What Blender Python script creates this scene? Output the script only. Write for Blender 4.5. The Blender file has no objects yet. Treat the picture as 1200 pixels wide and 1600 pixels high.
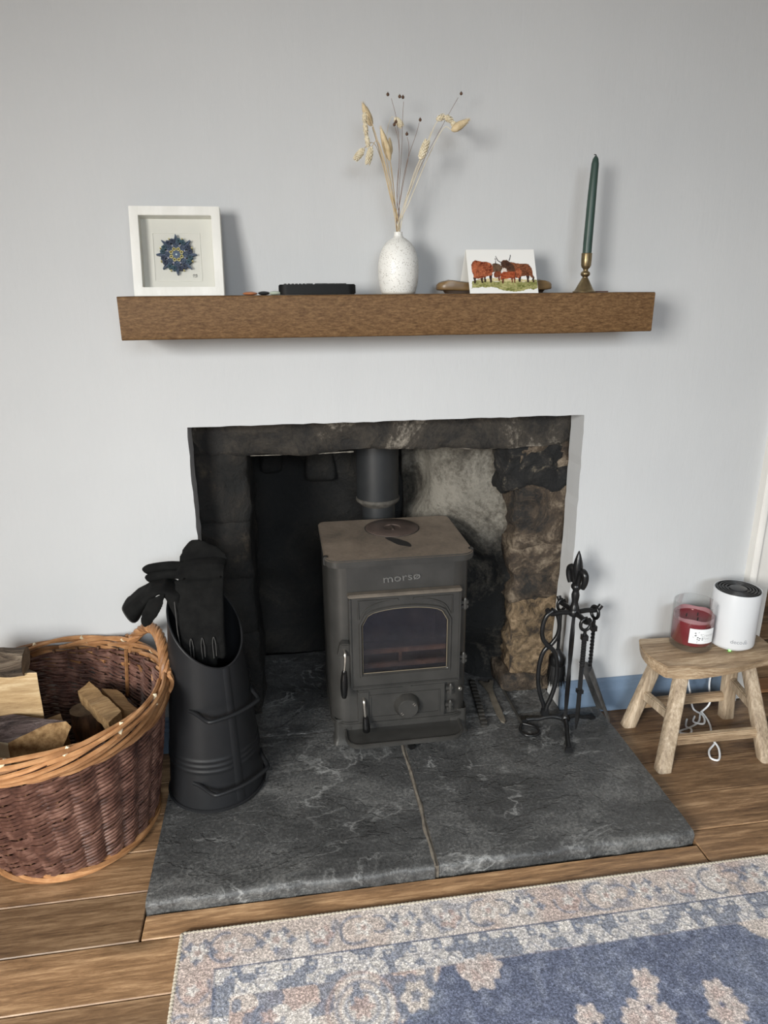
import bpy, bmesh, math, random
import numpy as np
from mathutils import Vector, Matrix, noise
R = math.radians
PI = math.pi
sc = bpy.context.scene
COL = sc.collection

# ------------------------------------------------------------------ camera
yaw, pitch, roll = 0.14572994, 0.31076909, -0.00798793
F = Vector((math.sin(yaw)*math.cos(pitch), math.cos(yaw)*math.cos(pitch), -math.sin(pitch)))
Rt = Vector((math.cos(yaw), -math.sin(yaw), 0))
Up = Rt.cross(F)
R2 = math.cos(roll)*Rt + math.sin(roll)*Up
U2 = -math.sin(roll)*Rt + math.cos(roll)*Up
cd = bpy.data.cameras.new('camera')
cd.sensor_fit = 'VERTICAL'; cd.sensor_height = 36.0; cd.lens = 36.0*1074.45/1600.0
cd.clip_start = 0.02
cam = bpy.data.objects.new('camera', cd); COL.objects.link(cam)
M4 = Matrix((R2, U2, -F)).transposed().to_4x4(); M4.translation = (0, -1.6, 1.16988)
cam.matrix_world = M4
sc.camera = cam

# ------------------------------------------------------------------ light and exposure
sc.view_settings.view_transform = 'Standard'
sc.view_settings.look = 'None'
sc.view_settings.gamma = 1.0
sc.view_settings.use_curve_mapping = False
sc.view_settings.exposure = 0.0
w = bpy.data.worlds.new('overcast_sky'); sc.world = w; w.use_nodes = True
bg = w.node_tree.nodes['Background']; bg.inputs[0].default_value = (0.80, 0.88, 1.0, 1); bg.inputs[1].default_value = 1.0

def area(name, loc, target, sx, sy, power, color, spread=180):
    l = bpy.data.lights.new(name, 'AREA'); l.shape = 'RECTANGLE'; l.size = sx; l.size_y = sy
    l.energy = power; l.color = color; l.spread = math.radians(spread)
    o = bpy.data.objects.new(name, l); COL.objects.link(o)
    o.location = loc
    o.rotation_euler = (Vector(target)-Vector(loc)).to_track_quat('-Z', 'Y').to_euler()
    return o
area('daylight_side_window', (-1.97, -2.95, 1.45), (0.10, -0.75, -0.25), 1.15, 1.20, 63, (1.0, 0.985, 0.94), 96)
area('added_rear_fill', (0.30, -4.05, 1.75), (0.45, -0.75, -0.10), 1.6, 1.1, 20, (0.84, 0.925, 1.0), 70)  # added fill lamp behind the camera; the wall there has no window

# ------------------------------------------------------------------ helpers
LOC = {}
def wl(o):
    return LOC.get(o.name, Vector((0, 0, 0))) if o else Vector((0, 0, 0))
def thing(name, label, cat, loc=(0, 0, 0), rot=(0, 0, 0), group=None, kind=None):
    o = bpy.data.objects.new(name, None); COL.objects.link(o)
    o.empty_display_size = 0.03
    o.location = loc; o.rotation_euler = rot
    o['label'] = label; o['category'] = cat
    if group: o['group'] = group
    if kind: o['kind'] = kind
    LOC[o.name] = Vector(loc)
    return o
def tag(o, label, cat, group=None):
    o['label'] = label; o['category'] = cat
    if group: o['group'] = group
    return o

class MB:
    def __init__(s): s.v = []; s.f = []; s.mi = []
    def add(s, vs, fs, m=0):
        b = len(s.v); s.v += [Vector(p) for p in vs]
        s.f += [tuple(i+b for i in f) for f in fs]; s.mi += [m]*len(fs); return s
    def box(s, a, b, m=0):
        x0, y0, z0 = a; x1, y1, z1 = b
        return s.add([(x0,y0,z0),(x1,y0,z0),(x1,y1,z0),(x0,y1,z0),(x0,y0,z1),(x1,y0,z1),(x1,y1,z1),(x0,y1,z1)],
              [(0,3,2,1),(4,5,6,7),(0,1,5,4),(1,2,6,5),(2,3,7,6),(3,0,4,7)], m)
    def hexa(s, lo, hi, m=0):
        """bottom quad and top quad, each counterclockwise seen from above"""
        return s.add(list(lo)+list(hi), [(0,3,2,1),(4,5,6,7),(0,1,5,4),(1,2,6,5),(2,3,7,6),(3,0,4,7)], m)
    def tube(s, pts, r, n=8, closed=False, caps=True, flat=None, twist=0, m=0):
        pts = [Vector(p) for p in pts]; k = len(pts)
        rs = r if isinstance(r, (list, tuple)) else [r]*k
        tang = []
        for i in range(k):
            if closed: t = pts[(i+1) % k]-pts[i-1]
            else: t = pts[min(i+1, k-1)]-pts[max(i-1, 0)]
            if t.length < 1e-9: t = Vector((0, 0, 1))
            tang.append(t.normalized())
        ref = Vector((0, 0, 1)) if abs(tang[0].z) < 0.9 else Vector((0, 1, 0))
        nrm = (ref - tang[0]*ref.dot(tang[0])).normalized()
        vs = []
        for i in range(k):
            nrm = nrm - tang[i]*nrm.dot(tang[i])
            if nrm.length < 1e-6: nrm = tang[i].orthogonal()
            nrm.normalize(); bn = tang[i].cross(nrm)
            fx, fy = flat if flat else (1, 1)
            for j in range(n):
                a = 2*PI*j/n + twist*i
                vs.append(pts[i] + nrm*(math.cos(a)*rs[i]*fx) + bn*(math.sin(a)*rs[i]*fy))
        fs = []
        for i in range(k if closed else k-1):
            i2 = (i+1) % k
            for j in range(n):
                j2 = (j+1) % n
                fs.append((i*n+j, i*n+j2, i2*n+j2, i2*n+j))
        if caps and not closed:
            fs.append(tuple(range(n-1, -1, -1))); fs.append(tuple((k-1)*n+j for j in range(n)))
        return s.add(vs, fs, m)
    def lathe(s, prof, c=(0, 0, 0), n=32, axis='z', m=0, caps=True):
        c = Vector(c); vs = []
        for (r, h) in prof:
            for j in range(n):
                a = 2*PI*j/n
                if axis == 'z': vs.append(c+Vector((r*math.cos(a), r*math.sin(a), h)))
                elif axis == 'y': vs.append(c+Vector((r*math.cos(a), -h, r*math.sin(a))))
                else: vs.append(c+Vector((h, r*math.cos(a), r*math.sin(a))))
        k = len(prof); fs = []
        for i in range(k-1):
            for j in range(n):
                j2 = (j+1) % n
                fs.append((i*n+j, i*n+j2, (i+1)*n+j2, (i+1)*n+j))
        if caps:
            if prof[0][0] > 1e-6: fs.append(tuple(range(n-1, -1, -1)))
            if prof[-1][0] > 1e-6: fs.append(tuple((k-1)*n+j for j in range(n)))
        return s.add(vs, fs, m)
    def prism(s, outline, z0, z1, m=0, scale_top=1.0, plane='xy'):
        n = len(outline)
        cx = sum(p[0] for p in outline)/n; cy = sum(p[1] for p in outline)/n
        def P(p, z, k):
            x = cx+(p[0]-cx)*k; y = cy+(p[1]-cy)*k
            return (x, y, z) if plane == 'xy' else (x, z, y)
        vs = [P(p, z0, 1) for p in outline]+[P(p, z1, scale_top) for p in outline]
        fs = [tuple(range(n-1, -1, -1)), tuple(range(n, 2*n))]
        fs += [(i, (i+1) % n, n+(i+1) % n, n+i) for i in range(n)]
        return s.add(vs, fs, m)
    def ring(s, outer, inner, y0, y1, m=0):
        """plate in the xz plane between two loops of the same length, y0 (front) to y1"""
        n = len(outer)
        vs = []
        for y in (y0, y1):
            vs += [(p[0], y, p[1]) for p in outer]+[(p[0], y, p[1]) for p in inner]
        fs = []
        for i in range(n):
            j = (i+1) % n
            fs += [(i, j, n+j, n+i), (2*n+i, 3*n+i, 3*n+j, 2*n+j), (i, 2*n+i, 2*n+j, j), (n+i, n+j, 3*n+j, 3*n+i)]
        return s.add(vs, fs, m)
    def grid(s, nu, nv, fn, m=0, closed_u=False):
        vs = [fn(i, j) for j in range(nv) for i in range(nu)]
        fs = []
        for j in range(nv-1):
            for i in range(nu if closed_u else nu-1):
                i2 = (i+1) % nu
                fs.append((j*nu+i, j*nu+i2, (j+1)*nu+i2, (j+1)*nu+i))
        return s.add(vs, fs, m)
    def sphere(s, c, r, nu=12, nv=8, m=0):
        c = Vector(c); rx, ry, rz = r if isinstance(r, tuple) else (r, r, r)
        prof = []
        vs = [c+Vector((0, 0, -rz))]; fs = []
        for j in range(1, nv):
            b = -PI/2+PI*j/nv
            for i in range(nu):
                a = 2*PI*i/nu
                vs.append(c+Vector((rx*math.cos(b)*math.cos(a), ry*math.cos(b)*math.sin(a), rz*math.sin(b))))
        vs.append(c+Vector((0, 0, rz)))
        for i in range(nu):
            i2 = (i+1) % nu
            fs.append((0, 1+i2, 1+i))
            for j in range(nv-2):
                fs.append((1+j*nu+i, 1+j*nu+i2, 1+(j+1)*nu+i2, 1+(j+1)*nu+i))
            fs.append((1+(nv-2)*nu+i, 1+(nv-2)*nu+i2, len(vs)-1))
        return s.add(vs, fs, m)
    def mesh(s, name, off=Vector((0, 0, 0)), bevel=0, seg=2, angle=35, smooth=True, post=None):
        me = bpy.data.meshes.new(name)
        me.from_pydata([tuple(p-off) for p in s.v], [], s.f)
        bm = bmesh.new(); bm.from_mesh(me)
        for f, mi in zip(bm.faces, s.mi): f.material_index = mi
        bmesh.ops.recalc_face_normals(bm, faces=bm.faces)
        if bevel:
            es = [e for e in bm.edges if len(e.link_faces) == 2 and e.calc_face_angle(0) > R(30)]
            bmesh.ops.bevel(bm, geom=es, offset=bevel, segments=seg, affect='EDGES', clamp_overlap=True)
        if post: post(bm)
        for f in bm.faces: f.smooth = smooth
        bm.to_mesh(me); bm.free()
        if smooth: me.set_sharp_from_angle(angle=R(angle))
        return me
    def build(s, name, mat, parent=None, bevel=0, seg=2, angle=35, smooth=True, kind=None, label=None, local=False, post=None):
        off = Vector((0, 0, 0)) if local else wl(parent)
        me = s.mesh(name, off, bevel, seg, angle, smooth, post)
        o = bpy.data.objects.new(name, me); COL.objects.link(o)
        for mm in (mat if isinstance(mat, (list, tuple)) else [mat]): me.materials.append(mm)
        if parent: o.parent = parent; LOC[o.name] = wl(parent)
        if kind: o['kind'] = kind
        if label: o['label'] = label
        return o

def remesh(o, voxel, smooth_it=4, sub=0):
    """fuse the pieces of one body into one continuous surface"""
    m = o.modifiers.new('fuse', 'REMESH'); m.mode = 'VOXEL'; m.voxel_size = voxel
    s_ = o.modifiers.new('soft', 'SMOOTH'); s_.iterations = smooth_it; s_.factor = 0.5
    dg = bpy.context.evaluated_depsgraph_get()
    me = bpy.data.meshes.new_from_object(o.evaluated_get(dg))
    mats = list(o.data.materials)
    o.modifiers.clear(); o.data = me
    me.materials.clear()
    for mm in mats: me.materials.append(mm)
    for p in me.polygons: p.use_smooth = True
    return o

def dup(o, parent=None):
    c = o.copy(); COL.objects.link(c)
    if parent is not None: c.parent = parent
    LOC[c.name] = wl(parent)
    return c

def rrect(x0, y0, x1, y1, r, n=6):
    """rounded rectangle outline, counterclockwise; r is one radius or four (x0y0, x1y0, x1y1, x0y1)"""
    rs = r if isinstance(r, (list, tuple)) else [r]*4
    out = []
    for (cx, cy, a0, q) in ((x0, y0, 180, 0), (x1, y0, 270, 1), (x1, y1, 0, 2), (x0, y1, 90, 3)):
        rr = max(rs[q], 1e-4)
        ox = cx+rr if cx == x0 else cx-rr
        oy = cy+rr if cy == y0 else cy-rr
        for i in range(n+1):
            a = R(a0+90*i/n); out.append((ox+rr*math.cos(a), oy+rr*math.sin(a)))
    return out
def bez(pts, n=24):
    """Catmull-Rom curve through the points"""
    P = [Vector(p) for p in pts]; P = [P[0]*2-P[1]]+P+[P[-1]*2-P[-2]]
    out = []; k = len(P)-3
    for s_ in range(k):
        m_ = max(2, n//k)
        for i in range(m_):
            t = i/m_; a, b, c, d = P[s_:s_+4]
            out.append(0.5*((2*b)+(c-a)*t+(2*a-5*b+4*c-d)*t*t+(3*b-a-3*c+d)*t**3))
    out.append(P[-2]); return out
def text_mesh(body, size, extrude=0.0):
    cu = bpy.data.curves.new('lettering', 'FONT'); cu.body = body; cu.size = size; cu.extrude = extrude
    cu.align_x = 'CENTER'; cu.align_y = 'CENTER'; cu.resolution_u = 3
    o = bpy.data.objects.new('lettering', cu); COL.objects.link(o)
    dg = bpy.context.evaluated_depsgraph_get(); dg.update()
    me = bpy.data.meshes.new_from_object(o.evaluated_get(dg))
    bpy.data.objects.remove(o)
    return me

# ------------------------------------------------------------------ materials
def newmat(name):
    m = bpy.data.materials.new(name); m.use_nodes = True
    nt = m.node_tree
    return m, nt, nt.nodes['Principled BSDF']
def nd(nt, t, **kw):
    n = nt.nodes.new(t)
    for k, v in kw.items():
        if k.startswith('i_'):
            key = k[2:]
            key = int(key) if key.isdigit() else key
            n.inputs[key].default_value = v
        else: setattr(n, k, v)
    return n
def ramp(nt, fac, stops):
    n = nt.nodes.new('ShaderNodeValToRGB')
    el = n.color_ramp.elements
    while len(el) < len(stops): el.new(0.5)
    for e, (p, c) in zip(el, stops):
        e.position = p; e.color = (*c, 1) if len(c) == 3 else c
    nt.links.new(fac, n.inputs[0]); return n
def g3(v): return (v, v, v)
def coords(nt, scale=(1, 1, 1), loc=None, rnd=False, rot=(0, 0, 0)):
    tc = nd(nt, 'ShaderNodeTexCoord'); mp = nd(nt, 'ShaderNodeMapping')
    mp.inputs['Scale'].default_value = scale; mp.inputs['Rotation'].default_value = rot
    src = tc.outputs['Object']
    if rnd:
        oi = nd(nt, 'ShaderNodeObjectInfo'); mu = nd(nt, 'ShaderNodeVectorMath', operation='SCALE')
        cmb = nd(nt, 'ShaderNodeCombineXYZ')
        nt.links.new(oi.outputs['Random'], cmb.inputs[0]); nt.links.new(oi.outputs['Random'], cmb.inputs[1]); nt.links.new(oi.outputs['Random'], cmb.inputs[2])
        nt.links.new(cmb.outputs[0], mu.inputs[0]); mu.inputs['Scale'].default_value = 37.0
        ad = nd(nt, 'ShaderNodeVectorMath', operation='ADD')
        nt.links.new(src, ad.inputs[0]); nt.links.new(mu.outputs[0], ad.inputs[1]); src = ad.outputs[0]
    nt.links.new(src, mp.inputs[0]); return mp.outputs[0]
def tex(nt, vec, scale, detail=4, rough=0.55, dist=0.0):
    n = nd(nt, 'ShaderNodeTexNoise'); n.inputs['Scale'].default_value = scale
    n.inputs['Detail'].default_value = detail; n.inputs['Roughness'].default_value = rough
    n.inputs['Distortion'].default_value = dist
    nt.links.new(vec, n.inputs['Vector']); return n.outputs['Fac']
def bump(nt, p, h, strength, dist=0.002, prev=None):
    b = nd(nt, 'ShaderNodeBump'); b.inputs['Strength'].default_value = strength; b.inputs['Distance'].default_value = dist
    nt.links.new(h, b.inputs['Height'])
    if prev is not None: nt.links.new(prev, b.inputs['Normal'])
    nt.links.new(b.outputs[0], p.inputs['Normal']); return b.outputs[0]
def mix(nt, fac, a, b, mode='MIX'):
    n = nd(nt, 'ShaderNodeMix', data_type='RGBA', blend_type=mode)
    for sock, val in ((n.inputs[0], fac), (n.inputs[6], a), (n.inputs[7], b)):
        if isinstance(val, (int, float)): sock.default_value = val
        elif isinstance(val, tuple): sock.default_value = (*val, 1)
        else: nt.links.new(val, sock)
    return n.outputs[2]
def noisy(name, stops, scale=20, rough=0.6, detail=5, vscale=(1, 1, 1), bump_s=0.0, bump_scale=None, bdist=0.002, metal=0.0, rnd=False, dist=0.0, spec=0.5, coat=0, tint=0):
    m, nt, p = newmat(name)
    v = coords(nt, vscale, rnd=rnd)
    n = tex(nt, v, scale, detail, 0.6, dist)
    col = ramp(nt, n, stops).outputs[0]
    if tint:
        oi = nd(nt, 'ShaderNodeObjectInfo')
        col = mix(nt, 1.0, col, ramp(nt, oi.outputs['Random'], [(0, (1-tint, 1-tint*1.1, 1-tint*1.2)), (1, (1+tint, 1+tint, 1+tint))]).outputs[0], 'MULTIPLY')
    nt.links.new(col, p.inputs['Base Color'])
    p.inputs['Roughness'].default_value = rough; p.inputs['Metallic'].default_value = metal
    p.inputs['Specular IOR Level'].default_value = spec
    if coat: p.inputs['Coat Weight'].default_value = coat
    if bump_s:
        n2 = tex(nt, v, bump_scale or scale, 4) if bump_scale else n
        bump(nt, p, n2, bump_s, bdist)
    return m
def plain(name, c, rough=0.5, metal=0.0, spec=0.5):
    m, nt, p = newmat(name)
    p.inputs['Base Color'].default_value = (*c, 1); p.inputs['Roughness'].default_value = rough; p.inputs['Metallic'].default_value = metal
    p.inputs['Specular IOR Level'].default_value = spec
    return m

def wood(name, dark, mid, light, along='x', scale=1.0, rough=0.5, rnd=True, bump_s=0.25, knots=False, tint=0.0, ring=28.0):
    m, nt, p = newmat(name)
    k = {'x': (0.09, 1, 1), 'y': (1, 0.09, 1), 'z': (1, 1, 0.09)}[along]
    v = coords(nt, tuple(a*scale for a in k), rnd=rnd)
    n1 = tex(nt, v, 14, 6, 0.6, 0.8)
    n2 = tex(nt, v, 110, 5, 0.78, 0.3)
    n3 = tex(nt, v, 4.0, 3, 0.6)
    a = nd(nt, 'ShaderNodeMath', operation='MULTIPLY_ADD', i_1=0.62, i_2=-0.06); nt.links.new(n2, a.inputs[0])
    b = nd(nt, 'ShaderNodeMath', operation='MULTIPLY_ADD', i_1=0.50); nt.links.new(n1, b.inputs[0]); nt.links.new(a.outputs[0], b.inputs[2])
    col = ramp(nt, b.outputs[0], [(0.33, dark), (0.5, mid), (0.67, light)]).outputs[0]
    sh = ramp(nt, n3, [(0.28, g3(0.50)), (0.68, g3(1.18))]).outputs[0]
    col = mix(nt, 1.0, col, sh, 'MULTIPLY')
    if tint:
        oi = nd(nt, 'ShaderNodeObjectInfo')
        tr = ramp(nt, oi.outputs['Random'], [(0, (1-tint, 1-tint, 1-tint)), (0.5, (1.0, 0.98, 0.95)), (1, (1+tint, 1+tint*0.9, 1+tint*0.7))]).outputs[0]
        col = mix(nt, 1.0, col, tr, 'MULTIPLY')
    if knots:
        kv = coords(nt, {'x': (1.6, 5, 5), 'y': (5, 1.6, 5), 'z': (5, 5, 1.6)}[along], rnd=rnd)
        vo = nd(nt, 'ShaderNodeTexVoronoi', i_Scale=1.35); nt.links.new(kv, vo.inputs['Vector'])
        nn = tex(nt, kv, 9, 3)
        ad = nd(nt, 'ShaderNodeMath', operation='MULTIPLY_ADD', i_1=0.10); nt.links.new(nn, ad.inputs[0]); nt.links.new(vo.outputs['Distance'], ad.inputs[2])
        kr = ramp(nt, ad.outputs[0], [(0.09, g3(0.18)), (0.14, g3(0.55)), (0.22, g3(1.0))]).outputs[0]
        col = mix(nt, 0.85, col, kr, 'MULTIPLY')
    nt.links.new(col, p.inputs['Base Color'])
    p.inputs['Roughness'].default_value = rough
    bump(nt, p, b.outputs[0], bump_s, 0.0015)
    return m

def m_wall():
    m, nt, p = newmat('painted_plaster')
    v = coords(nt)
    n = tex(nt, v, 2.2, 3)
    nt.links.new(ramp(nt, n, [(0.3, (0.515, 0.522, 0.525)), (0.7, (0.545, 0.55, 0.55))]).outputs[0], p.inputs['Base Color'])
    p.inputs['Roughness'].default_value = 0.62; p.inputs['Specular IOR Level'].default_value = 0.3
    v2 = coords(nt, (60, 60, 14))
    a = bump(nt, p, tex(nt, v2, 2.0, 4, 0.6), 0.22, 0.002)
    bump(nt, p, tex(nt, coords(nt, (6, 6, 3)), 1.6, 3), 0.35, 0.006, a)
    return m
WALL = m_wall()
CEIL = plain('ceiling_paint', (0.80, 0.80, 0.79), 0.8)
GLOSSWHITE = noisy('white_gloss_paint', [(0.3, (0.66, 0.64, 0.60)), (0.7, (0.74, 0.72, 0.68))], 6, 0.35)
BLUE = noisy('blue_grey_gloss_paint', [(0.3, (0.135, 0.19, 0.265)), (0.7, (0.155, 0.215, 0.295))], 8, 0.4, bump_s=0.05)
OAK = None
def m_oak():
    m, nt, p = newmat('dark_oak_beam')
    v = coords(nt, (0.22, 1, 1))
    n1 = tex(nt, v, 8, 4, 0.5, 0.6)
    n2 = tex(nt, coords(nt, (0.24, 1, 1)), 210, 3, 0.7)
    n3 = tex(nt, coords(nt, (0.5, 1, 1)), 320, 2, 0.6)
    a = nd(nt, 'ShaderNodeMath', operation='MULTIPLY_ADD', i_1=0.55, i_2=0.0); nt.links.new(n2, a.inputs[0])
    b = nd(nt, 'ShaderNodeMath', operation='MULTIPLY_ADD', i_1=0.20); nt.links.new(n1, b.inputs[0]); nt.links.new(a.outputs[0], b.inputs[2])
    c = nd(nt, 'ShaderNodeMath', operation='MULTIPLY_ADD', i_1=0.26); nt.links.new(n3, c.inputs[0]); nt.links.new(b.outputs[0], c.inputs[2])
    col = ramp(nt, c.outputs[0], [(0.33, (0.058, 0.028, 0.010)), (0.48, (0.120, 0.063, 0.025)), (0.66, (0.215, 0.125, 0.055))]).outputs[0]
    nt.links.new(col, p.inputs['Base Color']); p.inputs['Roughness'].default_value = 0.6; p.inputs['Specular IOR Level'].default_value = 0.25
    bump(nt, p, c.outputs[0], 0.3, 0.001)
    return m
OAK = m_oak()
FLOORW = wood('dark_stained_floorboard', (0.075, 0.041, 0.023), (0.285, 0.168, 0.088), (0.62, 0.41, 0.235), 'x', 1.0, 0.40, True, 0.5, True, 0.34)
SHELFW = wood('rustic_elm', (0.14, 0.09, 0.052), (0.36, 0.25, 0.15), (0.66, 0.52, 0.36), 'x', 1.5, 0.62, True, 1.0)
LEGW = wood('rustic_elm_upright', (0.18, 0.125, 0.08), (0.43, 0.33, 0.225), (0.74, 0.61, 0.46), 'z', 1.5, 0.65, True, 1.0)

def m_slate():
    m, nt, p = newmat('riven_slate')
    v = coords(nt, rnd=True)
    va = coords(nt, (1, 1.5, 1), rnd=True)
    n1 = tex(nt, va, 5, 8, 0.66, 0.35)
    n2 = tex(nt, v, 150, 5, 0.75)
    n4 = tex(nt, v, 420, 2, 0.7)
    nv = tex(nt, va, 4.2, 9, 0.60, 0.55)
    d = nd(nt, 'ShaderNodeMath', operation='SUBTRACT', i_1=0.5); nt.links.new(nv, d.inputs[0])
    ab = nd(nt, 'ShaderNodeMath', operation='ABSOLUTE'); nt.links.new(d.outputs[0], ab.inputs[0])
    vein = ramp(nt, ab.outputs[0], [(0.0, g3(1)), (0.004, g3(0.5)), (0.018, g3(0))]).outputs[0]
    gate = ramp(nt, tex(nt, v, 7, 4), [(0.46, g3(0)), (0.62, g3(1))]).outputs[0]
    vein = mix(nt, 1.0, vein, gate, 'MULTIPLY')
    # riven layers: steps where one leaf of slate has split away
    lay = tex(nt, va, 3.4, 6, 0.55, 0.25)
    st = ramp(nt, lay, [(0.34, g3(0)), (0.352, g3(.25)), (0.43, g3(.28)), (0.438, g3(.5)), (0.50, g3(.53)), (0.506, g3(.75)), (0.58, g3(.78)), (0.59, g3(1))]).outputs[0]
    s_ = nd(nt, 'ShaderNodeMath', operation='MULTIPLY_ADD', i_1=0.50); nt.links.new(n2, s_.inputs[0])
    h_ = nd(nt, 'ShaderNodeMath', operation='MULTIPLY', i_1=0.5); nt.links.new(n1, h_.inputs[0]); nt.links.new(h_.outputs[0], s_.inputs[2])
    col = ramp(nt, s_.outputs[0], [(0.36, (0.026, 0.026, 0.026)), (0.50, (0.066, 0.066, 0.065)), (0.64, (0.18, 0.178, 0.17))]).outputs[0]
    spk = ramp(nt, n4, [(0.63, g3(0)), (0.72, g3(0.7))]).outputs[0]
    col = mix(nt, spk, col, (0.20, 0.20, 0.195))
    col = mix(nt, vein, col, (0.30, 0.30, 0.29))
    nt.links.new(col, p.inputs['Base Color']); p.inputs['Roughness'].default_value = 0.46
    a = bump(nt, p, n2, 0.5, 0.002)
    a = bump(nt, p, n1, 0.5, 0.008, a)
    bump(nt, p, st, 0.6, 0.007, a)
    return m
SLATE = m_slate()
MORTAR = noisy('sandy_mortar', [(0.3, (0.085, 0.07, 0.055)), (0.7, (0.17, 0.15, 0.12))], 60, 0.9, bump_s=0.6)

def m_soot(name, dark, brown, pale, t0, t1, t2, seed_scale=5.0, low_dark=False):
    m, nt, p = newmat(name)
    v = coords(nt)
    n1 = tex(nt, v, seed_scale, 8, 0.66, 0.7); n2 = tex(nt, v, 95, 6, 0.75)
    a = nd(nt, 'ShaderNodeMath', operation='MULTIPLY_ADD', i_1=0.36, i_2=-0.18); nt.links.new(n2, a.inputs[0])
    b = nd(nt, 'ShaderNodeMath', operation='ADD'); nt.links.new(n1, b.inputs[0]); nt.links.new(a.outputs[0], b.inputs[1])
    fac = b.outputs[0]
    if low_dark:       # colour darkens around a point low beside the stove
        vl = nd(nt, 'ShaderNodeVectorMath', operation='DISTANCE'); nt.links.new(coords(nt, (1, 1, 0.62)), vl.inputs[0]); vl.inputs[1].default_value = (.28, -.02, -.02)
        k = nd(nt, 'ShaderNodeMath', operation='MULTIPLY_ADD', i_1=1.15, i_2=-0.38, use_clamp=False); nt.links.new(vl.outputs['Value'], k.inputs[0])
        k2 = nd(nt, 'ShaderNodeMath', operation='MINIMUM', i_1=0.05); nt.links.new(k.outputs[0], k2.inputs[0])
        ad = nd(nt, 'ShaderNodeMath', operation='ADD'); nt.links.new(fac, ad.inputs[0]); nt.links.new(k2.outputs[0], ad.inputs[1]); fac = ad.outputs[0]
    col = ramp(nt, fac, [(t0, dark), (t1, brown), (t2, pale)]).outputs[0]
    nt.links.new(col, p.inputs['Base Color']); p.inputs['Roughness'].default_value = 0.75
    a = bump(nt, p, n2, 0.9, 0.005); bump(nt, p, n1, 0.9, 0.02, a)
    return m
SOOT = m_soot('soot_black_stone', (0.0025, 0.0025, 0.0025), (0.008, 0.007, 0.0055), (0.028, 0.023, 0.017), 0.42, 0.57, 0.72)
PALERENDER = m_soot('pale_lime_mortar', (0.10, 0.09, 0.075), (0.26, 0.235, 0.195), (0.42, 0.39, 0.33), 0.3, 0.5, 0.7, 20)
SOOT2 = m_soot('smoked_dark_stone', (0.004, 0.004, 0.0035), (0.013, 0.0105, 0.008), (0.060, 0.046, 0.031), 0.42, 0.57, 0.72, 8)
SOOT3 = m_soot('cracked_black_stone', (0.006, 0.006, 0.006), (0.020, 0.018, 0.016), (0.24, 0.20, 0.14), 0.46, 0.57, 0.70, 17)
BROWNSTONE = m_soot('smoked_brown_stone', (0.014, 0.012, 0.010), (0.068, 0.047, 0.030), (0.26, 0.205, 0.145), 0.38, 0.52, 0.68, 11)
LINTEL = m_soot('smoked_lintel_stone', (0.013, 0.0115, 0.010), (0.050, 0.041, 0.031), (0.30, 0.265, 0.215), 0.38, 0.54, 0.66, 6)
PLASTER = m_soot('smoke_stained_render', (0.004, 0.004, 0.0035), (0.085, 0.074, 0.058), (0.235, 0.215, 0.178), 0.36, 0.50, 0.64, 4.5, low_dark=True)
TANSTONE = m_soot('rusty_sandstone', (0.05, 0.036, 0.024), (0.17, 0.115, 0.062), (0.36, 0.26, 0.16), 0.38, 0.52, 0.68, 26)

IRON = noisy('grey_cast_iron', [(0.3, (0.042, 0.0405, 0.0375)), (0.7, (0.064, 0.061, 0.056))], 14, 0.38, bump_s=0.25, bump_scale=260, bdist=0.0006, metal=0.35)
IRONTOP = None
def m_top():
    m, nt, p = newmat('rusty_stove_top')
    v = coords(nt)
    n = tex(nt, v, 6, 6, 0.65, 0.5); n2 = tex(nt, v, 120, 4)
    a = nd(nt, 'ShaderNodeMath', operation='MULTIPLY_ADD', i_1=0.25, i_2=-0.12); nt.links.new(n2, a.inputs[0])
    b = nd(nt, 'ShaderNodeMath', operation='ADD'); nt.links.new(n, b.inputs[0]); nt.links.new(a.outputs[0], b.inputs[1])
    col = ramp(nt, b.outputs[0], [(0.33, (0.14, 0.118, 0.094)), (0.5, (0.22, 0.175, 0.135)), (0.68, (0.30, 0.24, 0.185))]).outputs[0]
    nt.links.new(col, p.inputs['Base Color']); p.inputs['Roughness'].default_value = 0.6; p.inputs['Metallic'].default_value = 0.1
    bump(nt, p, n2, 0.3, 0.0006)
    return m
IRONTOP = m_top()
LEDGE = noisy('brown_dusted_iron', [(0.3, (0.095, 0.08, 0.064)), (0.7, (0.15, 0.125, 0.098))], 30, 0.55, metal=0.15)
LIDIRON = noisy('red_brown_lid_iron', [(0.3, (0.075, 0.055, 0.046)), (0.7, (0.135, 0.098, 0.082))], 26, 0.55, bump_s=0.3, bump_scale=120, bdist=0.0006, metal=0.15)
STAIN = plain('dark_spill_stain', (0.022, 0.02, 0.019), 0.7)
BLACKGRIP = plain('black_glossy_grip', (0.006, 0.006, 0.006), 0.16)
STEEL = plain('worn_steel', (0.33, 0.31, 0.28), 0.35, 0.9)
FLUE = noisy('black_flue_enamel', [(0.3, (0.016, 0.017, 0.018)), (0.7, (0.026, 0.027, 0.028))], 12, 0.45)
FIREBOX = noisy('sooty_firebox', [(0.3, (0.03, 0.027, 0.027)), (0.7, (0.08, 0.073, 0.07))], 16, 0.9)
RUSTBAR = noisy('rusty_fire_bar', [(0.3, (0.13, 0.075, 0.055)), (0.7, (0.26, 0.17, 0.13))], 40, 0.8)
ROPE = plain('glass_fibre_seal', (0.20, 0.165, 0.11), 0.9)
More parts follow.
